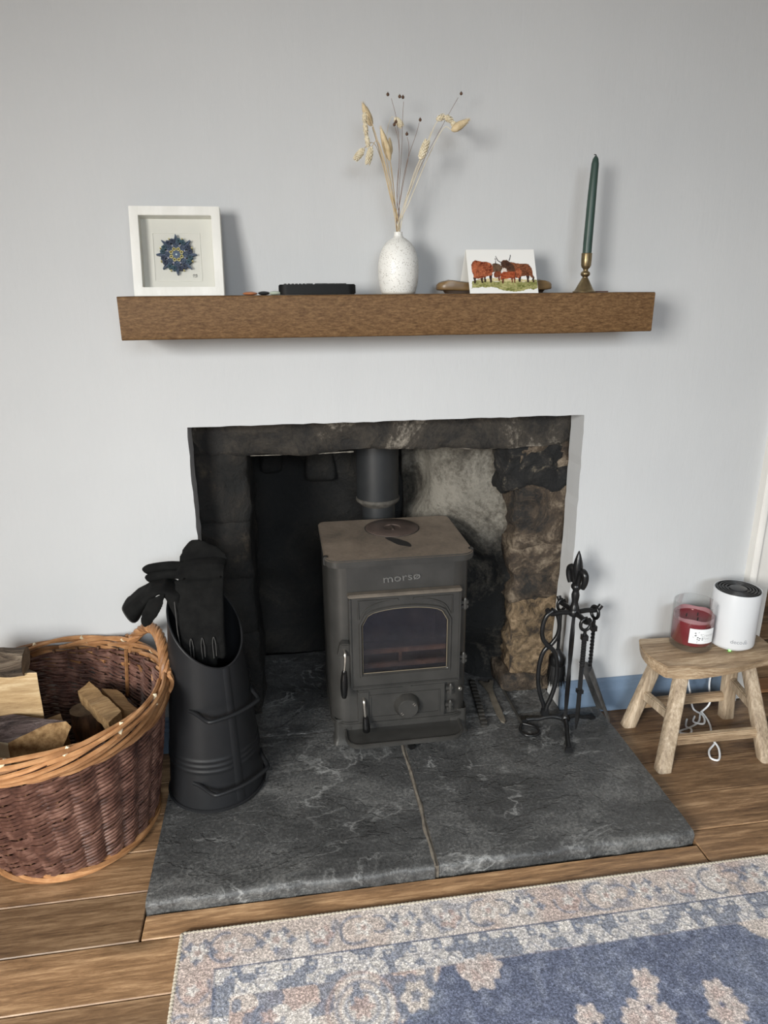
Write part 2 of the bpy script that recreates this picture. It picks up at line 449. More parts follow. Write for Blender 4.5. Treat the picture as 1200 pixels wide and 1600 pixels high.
def m_stoveglass():
    m, nt, p = newmat('smoked_stove_glass')
    out = nt.nodes['Material Output']
    tr = nd(nt, 'ShaderNodeBsdfTransparent'); tr.inputs[0].default_value = (0.80, 0.76, 0.74, 1)
    gl = nd(nt, 'ShaderNodeBsdfGlossy'); gl.inputs['Roughness'].default_value = 0.12; gl.inputs[0].default_value = (0.75, 0.8, 1, 1)
    df = nd(nt, 'ShaderNodeBsdfDiffuse'); df.inputs[0].default_value = (0.030, 0.029, 0.031, 1)
    mx = nd(nt, 'ShaderNodeMixShader', i_0=0.045); mx2 = nd(nt, 'ShaderNodeMixShader')
    n = tex(nt, coords(nt, (1, 1, 1)), 14, 5, 0.65)
    r_ = ramp(nt, n, [(0.35, g3(0.10)), (0.7, g3(0.45))]).outputs[0]
    nt.links.new(r_, mx2.inputs[0]); nt.links.new(tr.outputs[0], mx2.inputs[1]); nt.links.new(df.outputs[0], mx2.inputs[2])
    nt.links.new(mx2.outputs[0], mx.inputs[1]); nt.links.new(gl.outputs[0], mx.inputs[2]); nt.links.new(mx.outputs[0], out.inputs[0])
    return m
STOVEGLASS = m_stoveglass()
HODBLACK = noisy('matt_black_powder_coat', [(0.3, (0.010, 0.0105, 0.0115)), (0.7, (0.014, 0.0145, 0.016))], 10, 0.45, bump_s=0.15, bump_scale=300, bdist=0.0004, spec=0.3)
SUEDE = noisy('black_suede', [(0.3, (0.004, 0.004, 0.004)), (0.7, (0.0095, 0.0095, 0.009))], 40, 0.95, bump_s=0.4, bump_scale=350, bdist=0.001, spec=0.15)
SEAM = plain('grey_seam_piping', (0.05, 0.048, 0.045), 0.8)
WROUGHT = noisy('black_wrought_iron', [(0.3, (0.010, 0.010, 0.010)), (0.7, (0.020, 0.020, 0.021))], 30, 0.30, bump_s=0.3, bump_scale=90, bdist=0.001, metal=0.3)
SHOVEL = noisy('ashy_shovel_blade', [(0.3, (0.05, 0.05, 0.05)), (0.7, (0.12, 0.12, 0.12))], 40, 0.45, metal=0.4)
BRISTLE = plain('black_bristle', (0.008, 0.008, 0.008), 0.7)
DARKBAR = noisy('sooty_iron_bar', [(0.3, (0.014, 0.013, 0.012)), (0.7, (0.04, 0.036, 0.03))], 50, 0.7)
TOOLSTEEL = noisy('dusty_flat_steel', [(0.3, (0.10, 0.085, 0.065)), (0.7, (0.19, 0.165, 0.13))], 40, 0.6, metal=0.3)
WICKER = noisy('brown_unpeeled_willow', [(0.3, (0.036, 0.015, 0.012)), (0.5, (0.11, 0.050, 0.036)), (0.7, (0.25, 0.135, 0.10))], 34, 0.34, spec=0.7)
WICKERIN = noisy('brown_unpeeled_willow_stake', [(0.3, (0.07, 0.035, 0.02)), (0.7, (0.19, 0.10, 0.055))], 60, 0.4)
BUFF = noisy('buff_willow', [(0.25, (0.19, 0.085, 0.034)), (0.5, (0.36, 0.18, 0.078)), (0.75, (0.52, 0.30, 0.15))], 22, 0.38, vscale=(1, 1, 2), rnd=True, tint=0.42)
BARK = noisy('rough_bark', [(0.34, (0.026, 0.018, 0.012)), (0.52, (0.105, 0.074, 0.050)), (0.68, (0.25, 0.195, 0.14))], 34, 0.9, vscale=(0.35, 1, 1), bump_s=1.0, bdist=0.03, dist=0.6)
BARK2 = noisy('purple_brown_bark', [(0.34, (0.022, 0.013, 0.012)), (0.5, (0.085, 0.058, 0.054)), (0.66, (0.20, 0.155, 0.145))], 42, 0.85, vscale=(0.3, 1, 1), bump_s=1.0, bdist=0.03, dist=0.6)
REDBARK = noisy('reddish_bark', [(0.34, (0.04, 0.022, 0.013)), (0.52, (0.16, 0.085, 0.046)), (0.68, (0.40, 0.20, 0.10))], 30, 0.8, vscale=(1, 1, 0.3), bump_s=1.0, bdist=0.008)
SPLIT = wood('pale_split_timber', (0.25, 0.14, 0.05), (0.47, 0.31, 0.145), (0.74, 0.57, 0.34), 'x', 1.1, 0.7, True, 0.7)
SPLIT2 = wood('rough_split_timber', (0.16, 0.085, 0.03), (0.39, 0.235, 0.10), (0.60, 0.41, 0.21), 'x', 1.4, 0.75, True, 0.9)
ENDGRAIN = noisy('sawn_end_grain', [(0.34, (0.17, 0.088, 0.030)), (0.5, (0.30, 0.175, 0.072)), (0.66, (0.47, 0.30, 0.14))], 75, 0.8, bump_s=0.5, rnd=True)
PALEEND = noisy('pale_fresh_split', [(0.3, (0.60, 0.49, 0.31)), (0.7, (0.78, 0.69, 0.5))], 24, 0.75, vscale=(0.4, 1, 1), bump_s=0.5)
DARKEND = noisy('weathered_sawn_end', [(0.3, (0.085, 0.056, 0.032)), (0.7, (0.24, 0.165, 0.10))], 50, 0.85, bump_s=0.5)

FRAMEW = noisy('white_limed_wood', [(0.3, (0.66, 0.65, 0.60)), (0.7, (0.80, 0.79, 0.75))], 30, 0.6, vscale=(1, 1, 0.25), bump_s=0.3)
CARDWHITE = plain('white_card', (0.74, 0.73, 0.69), 0.7)
MATWHITE = plain('ivory_mount_board', (0.70, 0.69, 0.65), 0.8)
PAPERBLUE = [noisy('slate_blue_paper', [(0.3, (0.055, 0.085, 0.15)), (0.7, (0.10, 0.14, 0.22))], 200, 0.7), noisy('teal_blue_paper', [(0.3, (0.015, 0.05, 0.075)), (0.7, (0.03, 0.085, 0.12))], 200, 0.7), noisy('navy_paper', [(0.3, (0.012, 0.022, 0.055)), (0.7, (0.022, 0.04, 0.085))], 200, 0.7)]
PAPERYEL = plain('cream_yellow_paper', (0.62, 0.55, 0.24), 0.7)
PAPERLIL = plain('lilac_paper', (0.42, 0.40, 0.50), 0.7)
PENINK = plain('dark_pen_ink', (0.03, 0.03, 0.03), 0.7)
def m_clear(name, tint=(1, 1, 1), rough=0.02, gloss=0.06, edge=0.75):
    m, nt, p = newmat(name)
    out = nt.nodes['Material Output']
    tr = nd(nt, 'ShaderNodeBsdfTransparent'); tr.inputs[0].default_value = (*tint, 1)
    gl = nd(nt, 'ShaderNodeBsdfGlossy'); gl.inputs['Roughness'].default_value = rough
    lw = nd(nt, 'ShaderNodeLayerWeight', i_Blend=0.22)
    mu = nd(nt, 'ShaderNodeMath', operation='MULTIPLY_ADD', i_1=0.75, i_2=gloss); mu.inputs[1].default_value = edge; nt.links.new(lw.outputs['Fresnel'], mu.inputs[0])
    mx = nd(nt, 'ShaderNodeMixShader'); nt.links.new(mu.outputs[0], mx.inputs[0])
    nt.links.new(tr.outputs[0], mx.inputs[1]); nt.links.new(gl.outputs[0], mx.inputs[2]); nt.links.new(mx.outputs[0], out.inputs[0])
    return m
PICGLASS = m_clear('picture_glass', (0.97, 0.97, 0.96), 0.05, 0.02)
JARGLASS = m_clear('jar_glass', (0.985, 0.99, 0.99), 0.02, 0.015, 0.30)
REMOTE = plain('black_plastic', (0.0045, 0.0045, 0.0045), 0.6, 0, 0.25)
REMOTEKEY = plain('dark_grey_rubber_key', (0.014, 0.014, 0.014), 0.6)
def m_speckle():
    m, nt, p = newmat('speckled_stoneware')
    v = coords(nt)
    vo = nd(nt, 'ShaderNodeTexVoronoi', i_Scale=330.0); nt.links.new(v, vo.inputs['Vector'])
    big = tex(nt, v, 120, 3)
    s_ = nd(nt, 'ShaderNodeMath', operation='MULTIPLY_ADD', i_1=-0.62, i_2=0.36); nt.links.new(big, s_.inputs[0])
    th = nd(nt, 'ShaderNodeMath', operation='SUBTRACT'); nt.links.new(vo.outputs['Distance'], th.inputs[0]); nt.links.new(s_.outputs[0], th.inputs[1])
    r_ = ramp(nt, th.outputs[0], [(0.05, (0.24, 0.20, 0.16)), (0.26, (0.74, 0.73, 0.69))]).outputs[0]
    nt.links.new(r_, p.inputs['Base Color']); p.inputs['Roughness'].default_value = 0.42
    return m
SPECKLE = m_speckle()
RAWCLAY = plain('unglazed_clay_foot', (0.50, 0.47, 0.41), 0.8)
STRAW = noisy('dry_straw_stem', [(0.3, (0.42, 0.29, 0.14)), (0.7, (0.66, 0.53, 0.33))], 30, 0.7, rnd=True)
PALESTRAW = noisy('pale_straw_stem', [(0.3, (0.56, 0.48, 0.34)), (0.7, (0.76, 0.69, 0.53))], 30, 0.7, rnd=True)
BROWNSTEM = plain('thin_brown_stem', (0.19, 0.115, 0.075), 0.7)
POD = noisy('brown_seed_pod', [(0.3, (0.055, 0.028, 0.016)), (0.7, (0.14, 0.075, 0.042))], 300, 0.7)
BUNNY = noisy('fluffy_seed_head', [(0.3, (0.50, 0.37, 0.20)), (0.7, (0.74, 0.61, 0.40))], 90, 0.9)
CREAMSEED = noisy('cream_seed_scale', [(0.3, (0.55, 0.45, 0.28)), (0.7, (0.82, 0.75, 0.58))], 160, 0.8)
BRASS = noisy('aged_brass', [(0.3, (0.19, 0.14, 0.075)), (0.7, (0.36, 0.28, 0.155))], 40, 0.34, metal=0.85)
GREENWAX = noisy('dark_green_wax', [(0.3, (0.020, 0.045, 0.035)), (0.7, (0.034, 0.066, 0.052))], 30, 0.42)
WICK = plain('burnt_wick', (0.012, 0.012, 0.01), 0.9)
CARVED = noisy('polished_brown_wood', [(0.3, (0.10, 0.056, 0.022)), (0.55, (0.21, 0.13, 0.056)), (0.75, (0.33, 0.225, 0.11))], 16, 0.36, vscale=(0.4, 1, 2.5), bump_s=0.3)
CARVEDDARK = plain('dark_wooden_foot', (0.04, 0.022, 0.012), 0.5)
ROUTERW = plain('white_plastic', (0.62, 0.63, 0.64), 0.34)
ROUTERB = plain('black_grille_plastic', (0.012, 0.012, 0.013), 0.4)
GREYINK = plain('grey_print', (0.25, 0.26, 0.28), 0.6)
PALEINK = plain('pale_grey_print', (0.45, 0.46, 0.46), 0.6)
def emit(name, c, s_):
    m, nt, p = newmat(name); p.inputs['Base Color'].default_value = (*c, 1); p.inputs['Emission Color'].default_value = (*c, 1); p.inputs['Emission Strength'].default_value = s_; return m
LED = emit('green_indicator', (0.15, 1.0, 0.12), 4.0)
REDWAX = noisy('deep_red_wax', [(0.3, (0.15, 0.013, 0.020)), (0.7, (0.20, 0.022, 0.028))], 14, 0.45)
PINKFILM = plain('wax_residue_on_glass', (0.30, 0.15, 0.16), 0.6)
LABELP = plain('white_label_paper', (0.78, 0.79, 0.79), 0.55)
CABLEW = plain('white_cable', (0.82, 0.83, 0.84), 0.4)
PEBBLES = [plain('orange_stone', (0.42, 0.16, 0.07), 0.3), plain('black_stone', (0.02, 0.022, 0.024), 0.25), plain('pale_green_stone', (0.42, 0.47, 0.38), 0.25)]
MATCHBROWN = plain('dark_brown_card', (0.075, 0.03, 0.018), 0.6)
STEPW = wood('orange_pine_step', (0.20, 0.09, 0.035), (0.33, 0.16, 0.07), (0.46, 0.25, 0.12), 'x', 1.0, 0.5, True, 0.2)
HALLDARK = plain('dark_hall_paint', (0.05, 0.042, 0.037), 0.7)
def vcol(name, rough, weave=False):
    m, nt, p = newmat(name)
    at = nd(nt, 'ShaderNodeVertexColor', layer_name='Col')
    col = at.outputs[0]
    if weave:
        v = coords(nt, (1, 1, 1))
        br = nd(nt, 'ShaderNodeTexBrick', i_Scale=165.0); br.offset = 0.5
        br.inputs['Color1'].default_value = (0.62, 0.62, 0.64, 1); br.inputs['Color2'].default_value = (1.35, 1.33, 1.3, 1); br.inputs['Mortar'].default_value = (0.55, 0.55, 0.56, 1)
        br.inputs['Mortar Size'].default_value = 0.03; br.inputs['Bias'].default_value = 0.0
        nt.links.new(v, br.inputs['Vector'])
        n = tex(nt, v, 260, 3, 0.8)
        sp = ramp(nt, n, [(0.32, g3(0.50)), (0.5, g3(1.0)), (0.66, g3(1.9))]).outputs[0]
        col = mix(nt, 0.6, col, br.outputs[0], 'MULTIPLY')
        col = mix(nt, 1.0, col, sp, 'MULTIPLY')
        bump(nt, p, n, 0.6, 0.003)
    nt.links.new(col, p.inputs['Base Color']); p.inputs['Roughness'].default_value = rough; p.inputs['Specular IOR Level'].default_value = 0.2
    return m
RUGM = vcol('woven_rug', 0.95, True)
PRINTM = vcol('printed_card', 0.6)
RUGEDGE = noisy('cream_overlocked_yarn', [(0.3, (0.40, 0.35, 0.27)), (0.7, (0.62, 0.56, 0.46))], 200, 0.95, bump_s=0.8, bump_scale=400)

# ================================================================== the setting
def structure(o, kind='structure'): o['kind'] = kind; return o
rnd = random.Random(7)
def extrude_x(mb, prof, x0, x1):
    n = len(prof)
    vs = [(x0, p[0], p[1]) for p in prof]+[(x1, p[0], p[1]) for p in prof]
    fs = [tuple(range(n)), tuple(range(2*n-1, n-1, -1))]+[(i, n+i, n+(i+1) % n, (i+1) % n) for i in range(n)]
    return mb.add(vs, fs)
def extrude_z(mb, prof, z0, z1): return mb.prism(prof, z0, z1)

# wall with the fireplace mouth and the doorway cut out of it; plaster edges are slightly ragged
ol = [(-2.1, 0), (-0.217, 0)]
for i in range(1, 40):
    z = 0.877*i/40; ol.append((-0.2175+rnd.uniform(-.0016, .0016), z))
ol.append((-0.2165, 0.8775))
for i in range(1, 40):
    t = i/40; ol.append((-0.2165+0.953*t, 0.8772-0.0022*t+rnd.uniform(-.0013, .0013)))
ol.append((0.7372, 0.8745))
for i in range(39, 0, -1):
    z = 0.875*i/40; ol.append((0.739-0.012*max(0, (0.5-z)/0.5)+rnd.uniform(-.0012, .0012), z))
ol += [(0.727, 0), (1.246, 0), (1.246, 2.08), (2.3, 2.08), (2.3, 2.5), (-2.1, 2.5)]
mb = MB(); mb.prism(ol, 0.0, 0.078, plane='xz')
structure(mb.build('wall_back', WALL, smooth=False))
mb = MB()
# left wall with the window opening
wy0, wy1, wz0, wz1 = -3.58, -2.32, 0.85, 2.15
mb.box((-2.1, -4.2, 0), (-1.95, wy0, 2.5)); mb.box((-2.1, wy1, 0), (-1.95, 0, 2.5))
mb.box((-2.1, wy0, 0), (-1.95, wy1, wz0)); mb.box((-2.1, wy0, wz1), (-1.95, wy1, 2.5))
structure(mb.build('wall_left', WALL, smooth=False))
mb = MB(); mb.box((2.3, -4.2, 0), (2.4, 1.3, 2.5)); structure(mb.build('wall_right', WALL, smooth=False))
mb = MB(); mb.box((-2.1, -4.3, 0), (2.4, -4.2, 2.5)); structure(mb.build('wall_front', WALL, smooth=False))
mb = MB(); mb.box((-2.1, -4.3, 2.5), (2.4, 1.3, 2.6)); structure(mb.build('ceiling', CEIL, smooth=False))
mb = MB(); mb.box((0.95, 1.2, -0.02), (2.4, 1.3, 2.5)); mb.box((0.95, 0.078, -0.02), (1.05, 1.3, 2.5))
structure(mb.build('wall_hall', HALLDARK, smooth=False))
# window frame of the daylight window
win = MB(); fr = 0.06
win.box((-2.06, wy0, wz0), (-2.0, wy0+fr, wz1)); win.box((-2.06, wy1-fr, wz0), (-2.0, wy1, wz1))
win.box((-2.06, wy0, wz0), (-2.0, wy1, wz0+fr)); win.box((-2.06, wy0, wz1-fr), (-2.0, wy1, wz1))
structure(win.build('window_1', GLOSSWHITE, bevel=.004))

prof = [(0, .0232), (-.015, .0232), (-.015, .084), (-.0195, .087), (-.0195, .094), (-.0135, .099), (-.0125, .108), (-.008, .111), (-.0075, .119), (-.003, .124), (0, .125)]
mb = MB(); extrude_x(mb, prof, -1.95, -.2185); structure(mb.build('baseboard_left', BLUE, bevel=.001))
mb = MB(); extrude_x(mb, prof, .7285, 1.245); structure(mb.build('baseboard_right', BLUE, bevel=.001))
# door architrave
mb = MB(); mb.prism([(1.246, 0.0), (1.246, -.026), (1.252, -.030), (1.262, -.030), (1.268, -.018), (1.300, -.016), (1.314, -.016), (1.314, .078), (1.246, .078)], .0232, 2.08)
structure(mb.build('trim_1', GLOSSWHITE, bevel=.0015))
# pine step at the foot of the doorway
mb = MB(); mb.box((1.318, -.004, 0.0232), (2.28, .058, .036)); structure(mb.build('trim_2', STEPW, bevel=.003))

# floor: an underfloor carrying every board as a part
FZ = .022
mb = MB(); mb.box((-2.1, -4.3, -.06), (2.4, 1.3, -.0005))
floor = structure(mb.build('floor', plain('dark_underfloor', (0.02, 0.014, 0.01), 0.9), smooth=False))
def plank(x0, x1, y0, y1):
    m_ = MB(); g = .0011; dz = rnd.uniform(-.0006, .0006)
    m_.box((x0+g, y0+g, 0), (x1-g, y1-g, FZ+dz))
    o = m_.build('plank', FLOORW, None, bevel=.0016, seg=1)
    c = Vector(((x0+x1)/2, (y0+y1)/2, 0)); o.data.transform(Matrix.Translation(-c)); o.location = c
    o.parent = floor
def row(x0, x1, y0, y1, joints=()):
    xs = [x0]+[j for j in joints if x0+.1 < j < x1-.1]+[x1]
    for a, b in zip(xs, xs[1:]): plank(a, b, y0, y1)
Lb = [0, -0.1282, -0.2361, -0.3446, -0.454, -0.5683]
for a, b in zip(Lb, Lb[1:]): row(-2.1, -.3145, b, a, (rnd.uniform(-1.7, -1.1),))
Rb = [0, -0.1282, -0.2415, -0.3608, -0.4736, -0.5683]
for a, b in zip(Rb, Rb[1:]): row(.8405, 2.3, b, a, (rnd.uniform(1.5, 2.0),))
plank(-.3135, .8400, -0.5683, -.5120)
yy = -0.5683
while yy > -4.05:
    row(-2.1, 2.3, yy-.1124, yy, (rnd.uniform(-1.6, -.9), rnd.uniform(1.2, 1.9))); yy -= .1124
for a, b in ((.06, .18), (.18, .30), (.30, .42), (.42, .54), (.54, .66), (.66, .9), (.9, 1.2)): row(1.05, 2.3, a, b)

# ================================================================== hearth
hearth = thing('hearth', 'dark grey riven slate hearth with two slabs and a pale mortar joint', 'hearth', (.264, -.25, 0))
HZ = .048
def slate_slab(x0, x1, y0, y1, zt, seed, front=True, nx=90, ny=80, amp=.0034):
    m_ = MB()
    def top(x, y):
        q = Vector((x*3+seed, y*5, seed)); e = noise.fractal(q, 1.0, 2.0, 5)
        st = noise.noise(Vector((x*6, y*11, seed+3)))
        s2 = math.tanh(st*9)*.5
        return zt+amp*(e*.6+s2*.55)-.001
    rows = [('b', 0), ('t', 0)]+[('t', j/(ny-1)) for j in range(1, ny)]+[('f', 0), ('f', 1), ('f', 2), ('f', 3)]
    def fn(i, j):
        x = x0+(x1-x0)*i/(nx-1)
        k, t = rows[j]
        cut = .0045*noise.fractal(Vector((x*22, seed, 1)), 1, 2, 4) if front else 0
        if k == 'b': return Vector((x, y1, 0))
        if k == 't':
            y = y1+(y0+.004+cut-y1)*t
            return Vector((x, y, top(x, y)-(.0018 if (t == 1 and front) else 0)))
        j2 = .006*noise.fractal(Vector((x*30, t*2.3, seed+9)), 1, 2, 4) if front else 0
        zz = (zt-.008, zt*.55, zt*.22, 0)[t]
        return Vector((x, y0+cut-.001+j2*(0.6 if t < 3 else 0.3), zz))
    m_.grid(nx, len(rows), fn)
    n = len(rows)
    m_.f.append(tuple(j*nx for j in range(n))); m_.mi.append(0)
    m_.f.append(tuple(j*nx+nx-1 for j in range(n-1, -1, -1))); m_.mi.append(0)
    return m_
slate_slab(-.3125, .2595, -.508, -.021, HZ, 2.3).build('slab', SLATE, hearth, angle=60)
slate_slab(.2690, .8375, -.5035, -.021, HZ, 8.1).build('slab', SLATE, hearth, angle=60)
slate_slab(-.216, .726, -.0185, .42, HZ-.001, 5.5, False, 60, 30).build('slab', SLATE, hearth, angle=60)
mb = MB()
def jt(i, j):
    y = -.507+.486*j/59; x = .2643+.0022*math.sin(y*17)+.0012*math.sin(y*51)
    wv = .0046+.001*math.sin(y*90)
    k = i/4-.5
    return Vector((x+k*2*wv, y, HZ-.002+.0035*math.cos(k*PI)+.0006*noise.noise(Vector((x*200, y*120, i)))))
mb.grid(5, 60, jt)
mb.box((.2597, -.506, .004), (.2688, -.022, .0465))
mb.build('mortar_joint', MORTAR, hearth)

# ================================================================== the stone recess
fire = thing('stone_recess', 'soot-blackened rough stone fireplace opening around the stove', 'fireplace', (.26, .25, HZ))
def rock(name, a, b, mat, parent, seed, amp=.010, dens=60, rk=8, freq=9):
    a = Vector(a); b = Vector(b); c = (a+b)/2; h = (b-a)/2
    n = [max(3, min(60, int(2*h[i]*dens))) for i in range(3)]
    m_ = MB()
    for ax in range(3):
        u, v = (ax+1) % 3, (ax+2) % 3
        for s_ in (-1, 1):
            def fn(i, j):
                p = [0, 0, 0]; p[ax] = s_; p[u] = -1+2*i/n[u]; p[v] = -1+2*j/n[v]
                nk = (abs(p[0])**rk+abs(p[1])**rk+abs(p[2])**rk)**(1/rk)
                q = Vector((p[0]/nk*h[0], p[1]/nk*h[1], p[2]/nk*h[2]))+c
                d = Vector((p[0]/h[0], p[1]/h[1], p[2]/h[2])).normalized()
                e = noise.fractal(q*freq+Vector((seed, seed*1.7, seed*.3)), .9, 2.1, 5)
                r_ = abs(noise.noise(q*freq*2.2+Vector((seed*3, 0, 0))))
                return q+d*amp*(e-.5*r_)
            m_.grid(n[u]+1, n[v]+1, fn)
    def weld(bm): bmesh.ops.remove_doubles(bm, verts=bm.verts, dist=1e-5); bmesh.ops.recalc_face_normals(bm, faces=bm.faces)
    return m_.build(name, mat, parent, angle=70, post=weld)
# closed chamber behind the stones
mb = MB()
mb.box((-.30, .47, 0), (.83, .50, 1.25)); mb.box((-.33, .081, 0), (-.30, .50, 1.25)); mb.box((.83, .081, 0), (.86, .50, 1.25)); mb.box((-.33, .081, 1.25), (.86, .50, 1.28))
mb.build('chamber_shell', SOOT, fire, smooth=False)
mb = MB()
def bk(i, j):
    x = -.29+1.11*i/70; z = .045+1.1*j/60
    return Vector((x, .435+.012*noise.fractal(Vector((x*6, z*7, 3.3)), 1, 2, 5)+.012*math.tanh(8*noise.noise(Vector((x*5, z*7, 8)))), z))
mb.grid(71, 61, bk); mb.build('back_wall', SOOT, fire, angle=70)
rock('lintel', (-.232, .080, .783), (.765, .24, .93), LINTEL, fire, 4.0, .014, 75, 22, 9)
mb = MB(); mb.tube([(x, .098+.004*noise.noise(Vector((x*30, 0, 0))), .7835+.0035*noise.noise(Vector((x*14, 3, 0)))) for x in [-.085+.006*k for k in range(44)]], [.0012+.0022*abs(noise.noise(Vector((k*.3, 7, 0)))) for k in range(44)], 6); mb.build('mortar_lip', PALERENDER, fire)
mb = MB(); mb.tube([(.425+.006*k, .100, .785+.004*noise.noise(Vector((k*.2, 3, 0)))) for k in range(36)], [.002+.0075*math.sin(PI*k/35)**.8 for k in range(36)], 8); mb.build('mortar_lip', PALERENDER, fire)
rock('stone', (-.232, .082, .610), (-.090, .36, .802), SOOT2, fire, 1.2, .012, 80, 16)
rock('stone', (-.232, .080, .455), (-.093, .36, .622), SOOT2, fire, 2.6, .012, 80, 16)
rock('stone', (-.232, .081, .300), (-.096, .36, .468), SOOT2, fire, 3.9, .012, 80, 16)
rock('stone', (-.232, .079, .045), (-.092, .36, .315), SOOT2, fire, 5.1, .012, 80, 16)
rock('stone', (.572, .088, .655), (.765, .27, .805), SOOT3, fire, 6.6, .026, 90, 7, 15)
rock('stone', (.598, .086, .490), (.765, .30, .680), BROWNSTONE, fire, 7.3, .022, 90, 10, 12)
rock('stone', (.598, .082, .330), (.765, .30, .515), BROWNSTONE, fire, 8.8, .018, 90, 10, 12)
rock('stone', (.608, .080, .092), (.765, .30, .350), TANSTONE, fire, 10.4, .016, 90, 10, 16)
rock('stone', (.588, .076, .045), (.722, .30, .108), BROWNSTONE, fire, 11.1, .012, 90, 10, 12)
mb = MB()
def bd(x0, x1):
    def f(i, j):
        x = x0+(x1-x0)*i/12; z = .045+.83*j/60
        return Vector((x, .093+.006*noise.fractal(Vector((x*20, z*20, 2)), 1, 2, 4), z))
    return f
mb.grid(13, 61, bd(-.232, -.100)); mb.build('bedding_mortar', SOOT2, fire, angle=80)
mb = MB(); mb.grid(13, 61, bd(.612, .765)); mb.build('bedding_mortar', BROWNSTONE, fire, angle=80)
mb = MB()
def fl(i, j):
    t = i/50; z = .045+.80*j/64
    a = t*PI/2
    x = .655-.30*math.sin(a)**1.25; y = .135+.29*(1-math.cos(a))**.75
    k = noise.fractal(Vector((t*2.2, z*5, 4.7)), 1, 2, 5); b_ = noise.noise(Vector((t*3.0, z*6.5, 1.1)))
    lump = .030*math.tanh(3*b_)+.012*k
    return Vector((x-lump*math.cos(a*.8), y-lump*.8, z))
mb.grid(51, 65, fl); mb.build('render_flaunching', PLASTER, fire, angle=80)
rock('stone', (-.075, .405, .655), (-.005, .45, .735), SOOT, fire, 12.7, .012, 80, 4)
rock('stone', (.062, .405, .625), (.150, .45, .745), SOOT, fire, 13.3, .010, 90, 5)
rock('stone', (.30, .395, .69), (.42, .45, .76), SOOT, fire, 14.9, .012, 80, 4)

# ================================================================== stove
stove = thing('wood_stove', 'small grey cast iron wood-burning stove standing in the fireplace', 'stove', (.2625, .05, HZ))
def SP(name, mat, mbx, parent=None, **k): return mbx.build(name, mat, parent or stove, **k)
X0, X1 = .0855, .4395
FY = -.083
# body: side walls, front plate with the fire door opening, firebox behind it
outl = rrect(X0, FY, X1, .19, (.045, .045, .02, .02), 7)
n = len(outl); mb = MB()
vs = [(p[0], p[1], .112) for p in outl]+[(p[0], p[1], .546) for p in outl]
fs = []
for i in range(n):
    j = (i+1) % n
    if abs(outl[i][1]-FY) < 1e-4 and abs(outl[j][1]-FY) < 1e-4: continue
    fs.append((i, j, n+j, n+i))
mb.add(vs, fs)
def loop_rect(x0, z0, x1, z1, m_=8):
    o = []
    for k in range(m_): o.append((x0+(x1-x0)*k/m_, z0))
    for k in range(m_): o.append((x1, z0+(z1-z0)*k/m_))
    for k in range(m_): o.append((x1-(x1-x0)*k/m_, z1))
    for k in range(m_): o.append((x0, z1-(z1-z0)*k/m_))
    return o
mb.ring(loop_rect(X0+.045, .112, X1-.045, .546), loop_rect(.155, .250, .386, .448), FY, FY+.008)
mb.prism(outl, .112, .116); mb.prism(outl, .542, .546)
SP('body', IRON, mb, angle=40)
mb = MB(); mb.box((.150, .10, .24), (.392, .105, .46)); mb.box((.145, FY+.009, .24), (.150, .105, .46)); mb.box((.392, FY+.009, .24), (.397, .105, .46))
mb.box((.145, FY+.009, .235), (.397, .105, .24)); mb.box((.145, FY+.009, .46), (.397, .105, .465))
SP('firebox', FIREBOX, mb, smooth=False)
mb = MB(); mb.box((.156, -.060, .291), (.386, -.050, .303)); mb.box((.156, -.062, .252), (.386, -.050, .264)); mb.box((.262, -.058, .262), (.270, -.051, .293))
SP('log_guard', RUSTBAR, mb, bevel=.002)
# top plate with a lip and notched front corners
mb = MB(); tp = rrect(.0795, -.0975, .4455, .205, (.034, .034, .02, .02), 8)
mb.prism(tp, .546, .5655)
SP('top_plate', [IRON, IRONTOP], mb, bevel=.003, post=lambda bm: [setattr(f, 'material_index', 1) for f in bm.faces if f.normal.z > .8])
top = bpy.data.objects['top_plate']
for xx in (.0835, .4415):
    mb = MB(); mb.box((xx-.006, -.068, .545), (xx+.006, -.055, .5675)); SP('corner_lug', IRON, mb, bevel=.002)
mb = MB(); mb.lathe([(.0715, .5652), (.0715, .5672), (.070, .5682), (.0250, .5684), (.0235, .5683), (.0215, .5660), (.0, .5658)], (.2735, .120, 0), 40)
hot = SP('hotplate_lid', LIDIRON, mb)
mb = MB(); mb.box((.2705, .100, .5658), (.2765, .140, .5688)); SP('lid_bar', LIDIRON, mb, hot, bevel=.001)
mb = MB()
mb.lathe([(.0735, .5655), (.0735, .5662), (.0718, .5662)], (.2735, .120, 0), 40, caps=False); SP('lid_rim', STAIN, mb)
pts = []
for k in range(26):
    a = 2*PI*k/26; rr = 1+.35*noise.noise(Vector((math.cos(a)*1.5, math.sin(a)*1.5, 5)))
    pts.append((.274+.019*math.cos(a)*rr-.020*math.sin(a)*rr, .010+.036*math.sin(a)*rr))
mb = MB(); mb.prism(pts, .5656, .56575); SP('spill_mark', STAIN, mb, smooth=False)
# raised maker's name
me = text_mesh('morsø', .030, .0022)
me.transform(Matrix.Rotation(R(90), 4, 'X')); me.transform(Matrix.Diagonal((1.18, 1, .92, 1)))
me.transform(Matrix.Rotation(R(-3.2), 4, 'Y')); me.transform(Matrix.Translation(Vector((.2645, FY-.001, .509))-wl(stove)))
lt = bpy.data.objects.new('maker_name', me); COL.objects.link(lt); lt.parent = stove; me.materials.append(noisy('bare_raised_iron', [(0.3, (0.13, 0.127, 0.12)), (0.7, (0.21, 0.205, 0.19))], 200, 0.35, metal=0.4)); lt['label'] = 'raised lettering on the stove front'
